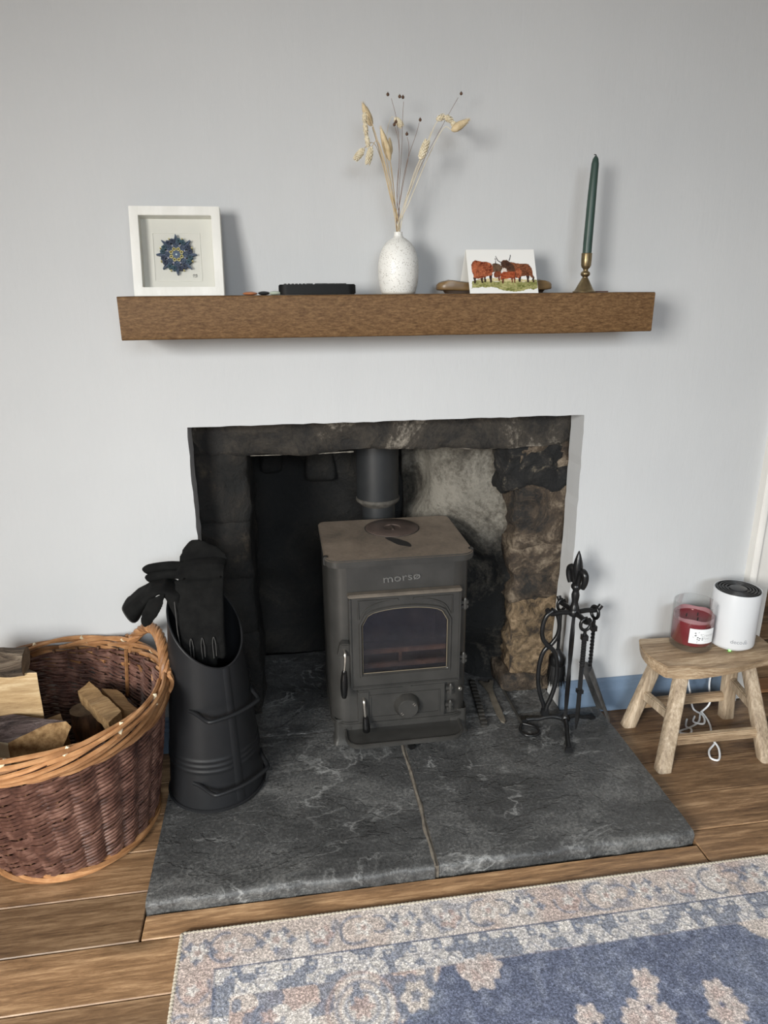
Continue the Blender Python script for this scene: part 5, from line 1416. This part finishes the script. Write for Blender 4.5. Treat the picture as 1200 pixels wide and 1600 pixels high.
for k, ang in enumerate((-84, 2, 100, 181)):
    a = R(ang); dx, dy = math.cos(a), math.sin(a)
    pts = [(sx_+dx*r_, sy_+dy*r_, z) for r_, z in ((.010, .381), (.035, .383), (.056, .381), (.066, .384), (.074, .394))]
    mb = MB(); mb.tube(bez(pts, 16), .0067, 8); mb.build('hook_arm', WROUGHT, hub, angle=60)
    TIP[k] = Vector((sx_+dx*.058, sy_+dy*.058, .381))
for ang, L in ((252, .128), (166, .112), (8, .082)):
    a = R(ang); dx, dy = math.cos(a), math.sin(a); px_, py_ = -dy, dx
    pts = [(sx_+dx*r_*L, sy_+dy*r_*L, HZ+z) for r_, z in ((.02, .014), (.25, .020), (.45, .017), (.62, .0105), (.80, .0085), (.93, .0065))]
    mb = MB(); cv_ = bez(pts, 22); mb.tube(cv_, [.0080-.0018*math.sin(PI*i/(len(cv_)-1)) for i in range(len(cv_))], 8)
    e = Vector(cv_[-1]); d = Vector((dx, dy, 0)); s_ = Vector((px_, py_, 0))
    vs = [e-s_*.009-d*.003, e+s_*.009-d*.003, e+s_*.010+d*.013, e-s_*.010+d*.013]
    mb.hexa([(p.x, p.y, HZ+.0006) for p in vs], [(p.x, p.y, HZ+.010) for p in vs]); mb.build('foot', WROUGHT, stand, bevel=.0015, angle=50)
mb = MB(); mb.lathe([(.010, HZ+.008), (.014, HZ+.013), (.012, HZ+.022), (.007, HZ+.028)], (sx_, sy_, 0), 16); mb.build('foot_boss', WROUGHT, stand)
def ring_loop(m_, top_, w_, h_, r_, face):
    """open hanging loop below the point top_, in the vertical plane along face"""
    fx, fy = face
    pts = []
    for q in range(21):
        a = PI/2+2*PI*q/20*.93-.2
        pts.append((top_.x+fx*w_*math.cos(a), top_.y+fy*w_*math.cos(a), top_.z+.0105-h_+h_*math.sin(a)))
    m_.tube(pts, r_, 8)
# tongs
tl = TIP[3]; tz = tl.z
tongs = thing('fire_tongs', 'black iron fire tongs with two looped arms hanging at the left of the stand', 'tongs', (tl.x, tl.y, .10))
for s_ in (-1, 1):
    y0_ = tl.y-.0075*s_*0+.004*s_
    prof_ = [(.000, tz+.0105), (.0165, tz-.004), (.0245, tz-.035), (.0215, tz-.065), (.0070, tz-.088), (-.0010, tz-.094), (-.0150, tz-.112), (-.0230, tz-.150), (-.0225, tz-.200), (-.0120, tz-.245), (-.0035, tz-.268), (-.0015, tz-.282)]
    pts = [(tl.x-.002+s_*x, y0_, z) for x, z in prof_]
    mb = MB(); mb.tube(bez(pts, 48), .0060, 8); mb.build('tong_arm', WROUGHT, tongs, angle=60)
mb = MB(); mb.lathe([(.006, -.009), (.006, .009)], (tl.x-.002, tl.y, tz-.093), 12, 'y'); mb.build('pivot', WROUGHT, tongs)
mb = MB(); mb.prism([(tl.x-.010, tz-.278), (tl.x+.006, tz-.278), (tl.x+.009, tz-.298), (tl.x-.013, tz-.298)], tl.y-.008, tl.y+.008, plane='xz'); mb.build('jaw', WROUGHT, tongs, bevel=.002)
# brush
tb = TIP[2]
brush = thing('hearth_brush', 'black hearth brush with dark bristles hanging behind the tongs', 'brush', (tb.x, tb.y, .12))
mb = MB(); ring_loop(mb, tb, .012, .016, .0042, (.97, .2)); mb.tube([(tb.x, tb.y, tb.z-.020), (tb.x, tb.y, tb.z-.150)], .0046, 8); mb.build('handle', WROUGHT, brush, angle=60)
mb = MB(); mb.lathe([(.0060, tb.z-.138), (.0095, tb.z-.143), (.0230, tb.z-.160), (.0240, tb.z-.178), (.0215, tb.z-.182)], (tb.x, tb.y, 0), 20); mb.build('ferrule', WROUGHT, brush)
mb = MB(); rr = random.Random(9)
for _ in range(420):
    a = rr.uniform(0, 2*PI); q = math.sqrt(rr.random())*.0225; sp = rr.uniform(1.1, 1.55)
    p0 = Vector((tb.x+q*math.cos(a), tb.y+q*math.sin(a), tb.z-.178)); p1 = Vector((tb.x+q*sp*math.cos(a), tb.y+q*sp*math.sin(a), tb.z-.178-rr.uniform(.055, .068)))
    t_ = Vector((-math.sin(a), math.cos(a), 0))*.0009
    mb.add([p0-t_, p0+t_, p1+t_*.6, p1-t_*.6], [(0, 1, 2, 3)])
mb.lathe([(.0215, tb.z-.178), (.024, tb.z-.21), (.021, tb.z-.228), (0, tb.z-.228)], (tb.x, tb.y, 0), 16)
mb.build('bristles', BRISTLE, brush, kind='stuff', smooth=False)
# poker
tp_ = TIP[0]
poker = thing('fire_poker', 'black iron poker with a twisted grip hanging at the front right of the stand', 'poker', (tp_.x, tp_.y, .07))
mb = MB(); ring_loop(mb, tp_, .0140, .0165, .0044, (.99, .1)); mb.tube([(tp_.x, tp_.y, tp_.z-.020), (tp_.x, tp_.y, tp_.z-.040)], .0044, 8); mb.build('hanging_loop', WROUGHT, poker, angle=60)
def twist(m_, x, y, z0, z1, r_):
    m_.tube([(x, y, z0+(z1-z0)*k/40) for k in range(41)], r_, 4, twist=.42)
mb = MB(); mb.box((tp_.x-.0075, tp_.y-.0075, tp_.z-.050), (tp_.x+.0075, tp_.y+.0075, tp_.z-.036)); twist(mb, tp_.x, tp_.y, tp_.z-.048, tp_.z-.125, .0068); mb.build('twisted_grip', WROUGHT, poker, angle=20)
mb = MB(); mb.tube([(tp_.x, tp_.y, tp_.z-.120), (tp_.x, tp_.y, tp_.z-.280), (tp_.x-.001, tp_.y, tp_.z-.312)], [.0064, .0064, .0018], 4); mb.box((tp_.x-.0075, tp_.y-.0075, tp_.z-.202), (tp_.x+.0075, tp_.y+.0075, tp_.z-.192)); mb.build('poker_rod', WROUGHT, poker, angle=20)
# shovel
ts = TIP[1]
shovel = thing('hearth_shovel', 'black iron hearth shovel with an ashy blade hanging at the right of the stand', 'shovel', (ts.x, ts.y, .06))
mb = MB(); ring_loop(mb, ts, .0140, .0165, .0044, (.25, -.97)); mb.tube([(ts.x, ts.y, ts.z-.020), (ts.x, ts.y, ts.z-.045)], .0044, 8); mb.build('hanging_loop', WROUGHT, shovel, angle=60)
mb = MB(); mb.box((ts.x-.0075, ts.y-.0075, ts.z-.058), (ts.x+.0075, ts.y+.0075, ts.z-.044)); twist(mb, ts.x, ts.y, ts.z-.056, ts.z-.165, .0058); mb.build('twisted_grip', WROUGHT, shovel, angle=20)
mb = MB()
def bl(i, j):
    t = j/10; s_ = i/8*2-1
    wd = .030+.012*t-.004*t*t
    x = ts.x+.004+.062*t; z = ts.z-.162-.160*t
    # dished blade, seen nearly edge on; its sides turn up towards the viewer's left
    dish = .020*(abs(s_)**2.4)*(1-.35*t)
    n_ = Vector((-.93, 0, -.37))
    return Vector((x, ts.y+.005+s_*wd, z))+n_*dish
b1_ = MB(); b1_.grid(9, 11, bl); k0 = len(b1_.v)
b1_.v += [p+Vector((.0016, 0, .0007)) for p in b1_.v[:k0]]; b1_.f += [tuple(reversed([q+k0 for q in f])) for f in b1_.f[:80]]; b1_.mi += [0]*80
edge = [i for i in range(9)]+[j*9+8 for j in range(1, 11)]+[10*9+i for i in range(7, -1, -1)]+[j*9 for j in range(9, 0, -1)]
for a_, b_ in zip(edge, edge[1:]+edge[:1]): b1_.f.append((a_, b_, b_+k0, a_+k0)); b1_.mi.append(0)
b1_.build('blade', SHOVEL, shovel, angle=60)

# ================================================================== loose irons on the hearth
fk = thing('riddling_tool', 'flat dusty steel riddling tool with a forked end lying on the hearth', 'tool', (.551, .03, HZ))
out_ = [(.5400, .148), (.5480, .151), (.5560, .138), (.5680, .138), (.5740, .150), (.5845, .146), (.5720, .112), (.5670, .085), (.5640, .04), (.5610, -.02), (.5570, -.056), (.5510, -.064), (.5440, -.056), (.5420, -.02), (.5460, .04), (.5510, .085), (.5480, .112)]
mb = MB(); mb.prism([(x, y) for x, y in reversed(out_)], HZ+.0012, HZ+.0062)
tag(mb.build('blade', TOOLSTEEL, fk, bevel=.0008), None, None) if False else mb.build('blade', TOOLSTEEL, fk, bevel=.0008)
bar = thing('grate_bar', 'dark sooty notched iron bar lying beside the stove', 'bar', (.505, .04, HZ))
mb = MB(); A0, A1 = Vector((.5200, .155, 0)), Vector((.4935, -.070, 0)); d = (A1-A0).normalized(); s_ = Vector((-d.y, d.x, 0))*.0085
def qd(a, b, z0, z1): mb.hexa([(p.x, p.y, z0) for p in (a-s_, a+s_, b+s_, b-s_)], [(p.x, p.y, z1) for p in (a-s_, a+s_, b+s_, b-s_)])
qd(A0, A1, HZ+.0012, HZ+.008); mb.build('bar_body', DARKBAR, bar, bevel=.001)
for k in range(12):
    a = A0.lerp(A1, .05+.08*k); mb = MB(); qd(a, a+d*.009, HZ+.0075, HZ+.0135); mb.build('bar_tooth', DARKBAR, bar, bevel=.001)
rod = thing('ring_handled_rod', 'long thin dark rod with a ring handle lying on the hearth by the stand', 'poker', (.60, .08, HZ))
mb = MB(); mb.tube([(.6000, .262, HZ+.0052), (.5985, .10, HZ+.0052), (.5968, -.076, HZ+.0050)], .0038, 8); mb.build('shaft', DARKBAR, rod)
mb = MB(); mb.tube(bez([(.5968, -.074, HZ+.0050), (.6120, -.083, HZ+.0050), (.6290, -.100, HZ+.0050), (.6270, -.122, HZ+.0050), (.6060, -.131, HZ+.0050), (.5860, -.121, HZ+.0050), (.5830, -.098, HZ+.0050), (.5955, -.076, HZ+.0052)], 32), .0036, 8); mb.build('ring_handle', WROUGHT, rod, angle=60)

# ================================================================== stool and what stands on it
SZ = .270
stool = thing('wooden_stool', 'small rustic pale elm stool standing on the floor right of the hearth', 'stool', (1.07, -.14, FZ))
def seat_fn(i, j):
    nx_, ny_ = 30, 14
    u, v = i/nx_, j/ny_
    yb = -.052-.006*math.sin(u*7); yf = -.200-.012*math.sin(u*PI)+.006*math.sin(u*9)
    xl = .915-.010*math.sin(v*PI*.9)+.012*(v-.5)**2*4-.006; xr = 1.246+.004*math.sin(v*5)
    return xl+(xr-xl)*u, yb+(yf-yb)*v, u, v
def seat_top(i, j):
    x, y, u, v = seat_fn(i, j)
    return Vector((x, y, SZ-.004*math.sin(u*PI)*0-.012*max(0, v-.72)/.28*max(0, math.sin(u*PI*.9))+.0010*noise.noise(Vector((x*30, y*50, 2)))))
def seat_bot(i, j):
    x, y, u, v = seat_fn(i, j)
    sag = .018*math.exp(-((u-.22)/.22)**2)
    return Vector((x+(.006 if i == 0 else 0), y+(.006 if j == 14 else 0)-(.004 if j == 0 else 0), SZ-.030-sag*v))
mb = MB(); mb.grid(31, 15, seat_top); mb.grid(31, 15, seat_bot)
ed = [i for i in range(31)]+[j*31+30 for j in range(1, 15)]+[14*31+i for i in range(29, -1, -1)]+[j*31 for j in range(13, 0, -1)]
for a_, b_ in zip(ed, ed[1:]+ed[:1]): mb.f.append((a_, b_, b_+465, a_+465)); mb.mi.append(0)
mb.build('seat', SHELFW, stool, bevel=.0025, seg=2, angle=50)
def sleg(top_, foot, w0, w1):
    top_, foot = Vector(top_), Vector(foot); m_ = MB(); sec = 10
    def fn(i, j):
        t = j/sec; c = top_.lerp(foot, t); w_ = w0+(w1-w0)*t
        o_ = rrect(-w_, -w_*.85, w_, w_*.85, w_*.45, 3); p = o_[i]
        e = .0013*noise.noise(Vector((c.x*9+i*.6, c.y*9, t*9)))
        return Vector((c.x+p[0]*(1+e*20), c.y+p[1]*(1+e*20), c.z))
    m_.grid(16, sec+1, fn, closed_u=True)
    m_.f += [tuple(range(15, -1, -1)), tuple(sec*16+k for k in range(16))]; m_.mi += [0, 0]
    return m_.build('leg', LEGW, stool, angle=50)
LT = [((.986, -.164, .238), (0.8953, -0.2734, FZ)), ((.960, -.098, .242), (0.9007, -0.0841, FZ)), ((1.172, -.096, .242), (1.1902, -0.089, FZ)), ((1.168, -.164, .242), (1.1755, -0.2773, FZ))]
for a_, b_ in LT: sleg(a_, b_, .0165, .0185)
def on(k, z):
    a_, b_ = Vector(LT[k][0]), Vector(LT[k][1]); return b_.lerp(a_, (z-b_.z)/(a_.z-b_.z))
def stretcher(k0, z0, k1, z1, w_=.0085, h_=.013):
    a_, b_ = on(k0, z0), on(k1, z1); m_ = MB(); d = (b_-a_).normalized(); s_ = Vector((-d.y, d.x, 0)).normalized()*w_; u = Vector((0, 0, h_))
    m_.add([a_-s_-u, a_+s_-u, a_+s_+u, a_-s_+u, b_-s_-u, b_+s_-u, b_+s_+u, b_-s_+u], [(0, 3, 2, 1), (4, 5, 6, 7), (0, 1, 5, 4), (1, 2, 6, 5), (2, 3, 7, 6), (3, 0, 4, 7)])
    return m_.build('stretcher', SHELFW if abs(d.x) > .6 else LEGW, stool, bevel=.003)
stretcher(0, .083, 3, .083); stretcher(1, .091, 2, .091); stretcher(0, .130, 1, .125); stretcher(3, .130, 2, .145)

jc = (1.0385, -.104)
jar = thing('jar_candle', 'deep red candle in a clear glass jar with a white label, on the stool', 'candle', (*jc, SZ))
JR, JH = .0535, .1235
mb = MB(); z = SZ+.0016
mb.lathe([(0, z), (JR-.004, z), (JR-.0008, z+.002), (JR, z+.006), (JR, z+JH-.002), (JR-.0012, z+JH), (JR-.0030, z+JH-.001), (JR-.0032, z+.018), (JR-.006, z+.015), (0, z+.0145)], (*jc, 0), 56, caps=False); mb.build('glass_jar', JARGLASS, jar, angle=60)
mb = MB(); mb.lathe([(0, z+.0150), (JR-.0062, z+.0155), (JR-.0033, z+.0185), (JR-.0033, z+.080), (JR-.007, z+.0785), (.014, z+.0765), (0, z+.0765)], (*jc, 0), 56, caps=False); mb.build('wax', REDWAX, jar, angle=50)
mb = MB()
for a0_, a1_, zt_ in ((R(-170), R(170), .0905),):
    def rf(i, j):
        a = a0_+(a1_-a0_)*i/50; return Vector((jc[0]+(JR-.0035)*math.cos(a), jc[1]+(JR-.0035)*math.sin(a), z+.079+(zt_-.079+.002*math.sin(a*5))*j))
    mb.grid(51, 2, rf)
mb.build('wax_residue', PINKFILM, jar)
for k in range(3):
    a = 2*PI*k/3+.5; p = (jc[0]+.018*math.cos(a), jc[1]+.018*math.sin(a))
    mb = MB(); mb.tube([(p[0], p[1], z+.0760), (p[0]+.0006, p[1], z+.0860)], .0013, 6); mb.build('wick', WICK, jar)
# label wraps the front of the jar, slightly to the right
LA = math.atan2(-.82, -.57)+.53
def on_jar(u, v, dr):
    a = LA+u/JR; return Vector((jc[0]+(JR+dr)*math.cos(a), jc[1]+(JR+dr)*math.sin(a), z+.0490+v))
mb = MB(); mb.grid(25, 2, lambda i, j: on_jar(-.033+.066*i/24, -.0205+.041*j, .0006)); lab_ = mb.build('paper_label', LABELP, jar)
def wrap_text(body, size, u0, v0, mat, name, fn, parent, dr=.001, off=None):
    me = text_mesh(body, size, 0)
    bm = bmesh.new(); bm.from_mesh(me); bmesh.ops.subdivide_edges(bm, edges=[e for e in bm.edges if e.calc_length() > size*.4], cuts=2)
    for v_ in bm.verts: v_.co = fn(u0+v_.co.x, v0+v_.co.y, dr)-off
    bm.to_mesh(me); bm.free()
    o_ = bpy.data.objects.new(name, me); COL.objects.link(o_); o_.parent = parent; me.materials.append(mat); return o_
wrap_text('Creamy', .0105, .0125, .0035, PALEINK, 'label_lettering', on_jar, lab_, .0010, wl(jar))
wrap_text('Pine', .0105, .0095, -.0060, PALEINK, 'label_lettering', on_jar, lab_, .0010, wl(jar))
mb = MB()
for u, v, L in ((.012, .0130, .010), (.012, -.0135, .013)):
    mb.grid(5, 2, lambda i, j: on_jar(u-L/2+L*i/4, v-.0003+.0006*j, .0010))
mb.build('label_rule', PALEINK, lab_)
mb = MB()
def leafy(u, v, an, L, W_):
    c, s_ = math.cos(an), math.sin(an)
    q = [(0, 0), (L*.5, W_), (L, 0), (L*.5, -W_)]
    vs = [on_jar(u+x*c-y*s_, v+x*s_+y*c, .0011) for x, y in q]; mb.add(vs, [(0, 1, 2, 3)])
for u, v, an, L, W_ in ((-.021, .009, .3, .005, .0016), (-.018, .006, -1.2, .0045, .0015), (-.021, .002, .2, .004, .0015), (-.015, -.0040, .5, .006, .0016), (-.010, -.0035, -.4, .006, .0016), (-.009, -.007, -1.4, .005, .0016), (-.0145, -.006, -.9, .005, .0014), (-.001, -.002, -1.6, .004, .0015), (-.001, -.0065, -1.4, .004, .0016)):
    leafy(u, v, an, L, W_)
mb.build('label_sprig', PENINK, lab_)
mb = MB()
for u, v, an, L in ((-.012, .009, 1.2, .007), (-.020, -.004, 2.6, .007), (-.012, -.011, -1.8, .008), (-.007, .004, .9, .006), (-.016, -.001, 1.9, .006)): leafy(u, v, an, L, .0012)
mb.build('label_sprig', PALEINK, lab_)

rc = (1.1475, -.112); RR, RH = .0580, .156
router = thing('wifi_router', 'white cylindrical wifi router with a black ringed top, on the stool', 'router', (*rc, SZ))
mb = MB(); z = SZ+.0016
mb.lathe([(0, z), (RR-.010, z), (RR-.009, z+.003), (RR-.0045, z+.004), (RR-.0008, z+.0065), (RR, z+.011), (RR, z+RH-.003), (RR-.0010, z+RH), (RR-.0030, z+RH-.0006), (RR-.0040, z+RH-.004), (0, z+RH-.004)], (*rc, 0), 64, caps=False); mb.build('case', ROUTERW, router, angle=50)
mb = MB(); mb.lathe([(RR-.0042, z+RH-.004), (RR-.0044, z+RH-.0022), (0, z+RH-.0022)], (*rc, 0), 48, caps=False); grl = mb.build('top_grille', ROUTERB, router, angle=50)
for r0_, r1_ in ((.0490, .0525), (.0420, .0458), (.0345, .0385), (.0270, .0310)):
    mb = MB(); mb.lathe([(r0_, z+RH-.0023), (r0_, z+RH+.0004), (r0_+.0006, z+RH+.001), (r1_-.0006, z+RH+.001), (r1_, z+RH+.0004), (r1_, z+RH-.0023)], (*rc, 0), 48, caps=False); mb.build('grille_ring', ROUTERB, grl, angle=50)
mb = MB(); mb.lathe([(.0215, z+RH-.0023), (.0215, z+RH+.001), (.020, z+RH+.0016), (0, z+RH+.0016)], (*rc, 0), 36); mb.build('grille_cap', plain('dark_grey_cap', (0.03, 0.03, 0.033), 0.35), grl, angle=50)
RA = math.atan2(-.82, -.585)+.10
def on_router(u, v, dr):
    a = RA+u/RR; return Vector((rc[0]+(RR+dr)*math.cos(a), rc[1]+(RR+dr)*math.sin(a), z+v))
wrap_text('deco', .0150, .0080, .0290, GREYINK, 'maker_name', on_router, router, .0005, wl(router))
# small three-loop mark beside the name
for u, v in ((.0300, .0325), (.0272, .0268), (.0328, .0268)):
    mb = MB(); mb.tube([on_router(u+.0024*math.cos(t*PI/6), v+.0024*math.sin(t*PI/6), .0004) for t in range(12)], .0005, 4, closed=True); mb.build('maker_mark', GREYINK, router)
mb = MB(); mb.prism(rrect(-.003, -.002, .003, .002, .001, 2), 0, .0016); 
for p in mb.v:
    q = on_router(p.x-.004, 0, -.0085+p.y); p.x, p.y, p.z = q.x, q.y, SZ+.0004+p.z
ld = mb.build('indicator_lamp', LED, router, label='green light under the front')
# cable from the router behind the stool down to a tangle on the floor
cb = thing('power_cable', 'thin white cable tangled on the floor beneath the stool', 'cable', (1.04, -.14, FZ))
mb = MB()
mb.tube(bez([(1.150, -.048, SZ+.012), (1.152, -.038, SZ-.012), (1.170, -.034, .20), (1.1637, -0.036, 0.1), (1.1558, -0.0615, 0.052), (1.1274, -0.0693, 0.0265), (1.097, -0.1066, 0.0255), (1.0597, -0.1262, 0.0255), (1.0253, -0.1361, 0.0255), (1.0204, -0.1459, 0.0255), (1.043, -0.1518, 0.0255), (1.0538, -0.14, 0.03), (1.046, -0.1282, 0.0305), (1.0636, -0.1007, 0.0255), (1.0715, -0.0909, 0.0255)], 110), .0026, 6)
mb.tube(bez([(1.105, -.033, .236), (1.0901, -0.036, 0.15), (1.0931, -0.0634, 0.077), (1.1166, -0.0497, 0.0265), (1.1205, -0.089, 0.031), (1.1009, -0.1233, 0.0305), (1.0832, -0.1047, 0.0255), (1.1009, -0.0811, 0.0255)], 60), .0026, 6)
mb.tube(bez([(1.1274, -0.0693, 0.031), (1.1254, -0.1066, 0.0255), (1.1087, -0.1459, 0.0255), (1.0813, -0.1773, 0.0255), (1.0852, -0.1989, 0.0255), (1.0518, -0.2263, 0.0255), (1.0381, -0.2538, 0.0255), (1.0479, -0.2656, 0.0255), (1.0617, -0.2558, 0.0255), (1.0774, -0.2263, 0.03), (1.0832, -0.192, 0.0305)], 70), .0026, 6)
mb.build('cable_run', CABLEW, cb)

# ================================================================== rug
rug = thing('rug', 'faded vintage-style rug with a blue field and beige flowered border', 'rug', (-.2355, -.5727, .022), (0, 0, 0))
RX, RY = -.2355, -.5727
rx1, ry1 = 1.60, -1.80
us = np.concatenate([np.arange(0, 1.36, .0032), np.linspace(1.36, rx1-RX, 8)]); vs_ = np.concatenate([np.arange(0, .40, .0030), np.linspace(.40, RY-ry1, 14)])
U, V = np.meshgrid(us, vs_)
C_ = np.zeros(U.shape+(3,))
def blend(mask, col, k=1.0):
    m_ = np.clip(mask, 0, 1)[..., None]*k; C_[:] = C_*(1-m_)+np.array(col)*m_
def vn(s_, seed): return vnoise(U+3, V+3, s_, seed)
wobU = U+.006*(vn(30, 50)-.5); wobV = V+.006*(vn(30, 51)-.5)
beige = (.47, .405, .365); pale = (.55, .52, .49); blue = (.115, .13, .185); navy = (.055, .075, .135); rose = (.40, .305, .275); grey = (.165, .185, .235)
C_[:] = beige
blend((vn(11, 1)-.45)*3, rose, .5); blend((vn(17, 2)-.50)*4, pale, .6); blend((vn(45, 3)-.66)*6, grey, .55)
sm = lambda d, w_: np.clip(1-np.abs(d)/w_, 0, 1)**.6
def in_(d, w_=.004): return np.clip(-d/w_+.5, 0, 1)
def ringm(cx, cy, r_, w_, a0=None, a1=None, sq=1.0):
    dx, dy = wobU-cx, (wobV-cy)*sq; d = np.hypot(dx, dy)-r_; m_ = sm(d, w_)
    if a0 is not None:
        a = (np.arctan2(dy, dx)-a0) % (2*PI); m_ = m_*(a < (a1-a0))
    return m_
def blob(cx, cy, r_, k=5, depth=.25, sq=1.0):
    dx, dy = wobU-cx, (wobV-cy)*sq; a = np.arctan2(dy, dx); return in_(np.hypot(dx, dy)-r_*(1+depth*np.cos(k*a)))
# outer border motifs, repeating along the top edge and the left edge
def motif(cx, cy, k):
    if k % 3 == 0:
        blend(ringm(cx-.012, cy, .030, .0045, R(60), R(290)), grey, .9); blend(ringm(cx+.03, cy-.004, .018, .004, R(-120), R(130)), grey, .8); blend(blob(cx, cy, .015), pale, .9); blend(blob(cx, cy, .006), rose, .9)
    elif k % 3 == 1:
        for dx, dy in ((-.028, .002), (.026, .004), (0, .016), (.012, -.016), (-.014, -.014)): blend(blob(cx+dx, cy+dy, .009, 4), grey, .85)
        blend(blob(cx, cy, .016, 6), pale, .95); blend(blob(cx, cy, .007), rose, .8)
    else:
        blend(ringm(cx, cy, .026, .004, R(-30), R(200)), grey, .8); blend(blob(cx+.004, cy+.004, .018, 5), rose, .8); blend(blob(cx, cy, .010, 5), pale, .9)
for k in range(19): motif(.095+.082*k, .042, k)
for k in range(15): motif(.032, .045+.072*k, k+1)
# guard stripes
L1u, L1v = .066, .084; L2u, L2v = .070, .112; L3u, L3v = .098, .140
def box_d(u0, v0): return np.maximum(u0-U, v0-V)        # negative inside
stripe = in_(box_d(L1u, L1v), .002)
base = np.array((.50, .475, .46)); blend(stripe, tuple(base))
blend(stripe*(vn(60, 7) > .55), pale, .9); blend(stripe*(vn(55, 8) > .60), grey, .8)
sq_ = (np.sin(U*2*PI/.046) > .35)*in_(np.abs(V-.099)-.007, .002)*(U > L1u); blend(sq_, grey, .85)
sq_ = (np.sin(U*2*PI/.046) > .80)*in_(np.abs(V-.099)-.003, .002)*(U > L1u); blend(sq_, pale, .9)
zz = np.abs(((U/.030) % 1)-.5)*2*.018+.117; blend(sm(V-zz, .0035)*(U > L2u)*(V < L3v), grey, .7)
zz = np.abs(((V/.030) % 1)-.5)*2*.018+.075; blend(sm(U-zz, .0035)*(V > L2v)*(U < L3u), grey, .7)
blend(sm(box_d(L1u, L1v), .0022), navy, .85); blend(sm(box_d(L2u, L2v), .0015), navy, .65); blend(sm(box_d(L3u, L3v), .0018), rose, .7)
# corner ornament and the blue field
fld = in_(box_d(L3u, L3v), .003)
blend(fld*1.0, (.50, .44, .40)); blend(fld*(vn(26, 12) > .52), pale, .7); blend(fld*(vn(34, 13) > .62), rose, .8); blend(fld*(vn(38, 14) > .66), grey, .8)
edge_u = .485+.018*np.sin(V*42)+.030*np.sin(V*17+1)-.75*np.clip(V-.14, 0, .30)
top_v = .1405+.0*U
F_ = np.maximum(edge_u-U, top_v-V)
for cx, cy, r_ in ((.535, .150, .030), (1.140, .120, .075)): F_ = np.maximum(F_, r_*1.0-np.hypot((wobU-cx)*.8, wobV-cy))
fm = in_(F_, .004)*(U < 1.30)
blend(fm, blue); blend(fm*(vn(9, 15)-.35)*1.8, (.155, .175, .235), .7); blend(fm*(vn(60, 16)-.5)*3, (.20, .22, .28), .7)
for cx, cy, r_ in ((.322, .192, .060), (.322, .192, .044), (.322, .192, .028)): blend(ringm(cx, cy, r_, .005), rose if r_ > .05 else grey, .7)
blend(blob(.322, .192, .018, 6), rose, .8)
blend(blob(.418, .187, .040, 7, .1), grey, .8); blend(blob(.418, .187, .026, 6, .15), (.50, .45, .41), .95); blend(blob(.418, .187, .010), grey, .8)
for cx, cy in ((.165, .185), (.20, .25), (.30, .28), (.16, .30)): blend(ringm(cx, cy, .024, .005, R(0), R(250)), grey, .8); blend(blob(cx, cy, .012), rose, .8)
# flowers strewn in the blue field
for cx, cy, r_ in ((.820, .222, .024), (.808, .250, .017), (.792, .283, .034), (.768, .282, .020), (.822, .284, .020), (.695, .268, .022), (.690, .290, .026), (.933, .262, .024), (.946, .292, .020), (.925, .296, .028), (.60, .31, .03), (1.06, .31, .03), (.536, .165, .030), (.555, .152, .024)):
    blend(blob(cx, cy, r_, 6, .16), (.48, .42, .39)); blend(blob(cx, cy, r_*.5, 5, .2), rose, .6)
for cx, cy, r_ in ((.80, .265, .006), (.93, .28, .006), (.70, .28, .006)): blend(blob(cx, cy, r_), navy, .8)
C_ *= 1.10+.08*vn(7, 20)[..., None]
pos = np.stack([RX+U*.9812, RY-V*.9812, np.full(U.shape, FZ+.0092)], -1).reshape(-1, 3)
pos -= np.array(wl(rug))[None, :]
ny_, nx_ = U.shape; idx = np.arange(nx_*ny_).reshape(ny_, nx_)
quads = np.stack([idx[:-1, :-1], idx[1:, :-1], idx[1:, 1:], idx[:-1, 1:]], -1).reshape(-1, 4)
me = bpy.data.meshes.new('woven_face'); fast_mesh(me, pos, quads, C_)
o = bpy.data.objects.new('woven_face', me); COL.objects.link(o); o.parent = rug; me.materials.append(RUGM)
mb = MB(); mb.box((RX+.001, ry1, FZ+.0009), (rx1, RY-.001, FZ+.0088)); mb.build('backing', RUGEDGE, rug, smooth=False)
# overlocked edge: a wrapped cord, each turn of yarn raised
mb = MB()
cord = [(RX-.0005, ry1, FZ+.0058)]+[(RX-.0005, RY-.72*q/300, FZ+.0058) for q in range(300, -1, -1)]+[(RX+1.30*q/520, RY+.0005, FZ+.0058) for q in range(1, 521)]+[(rx1, RY+.0005, FZ+.0058)]
mb.tube(cord, [.0046+.0008*math.sin(i*2.1) for i in range(len(cord))], 7); mb.build('overlocked_edge', RUGEDGE, rug, angle=80)
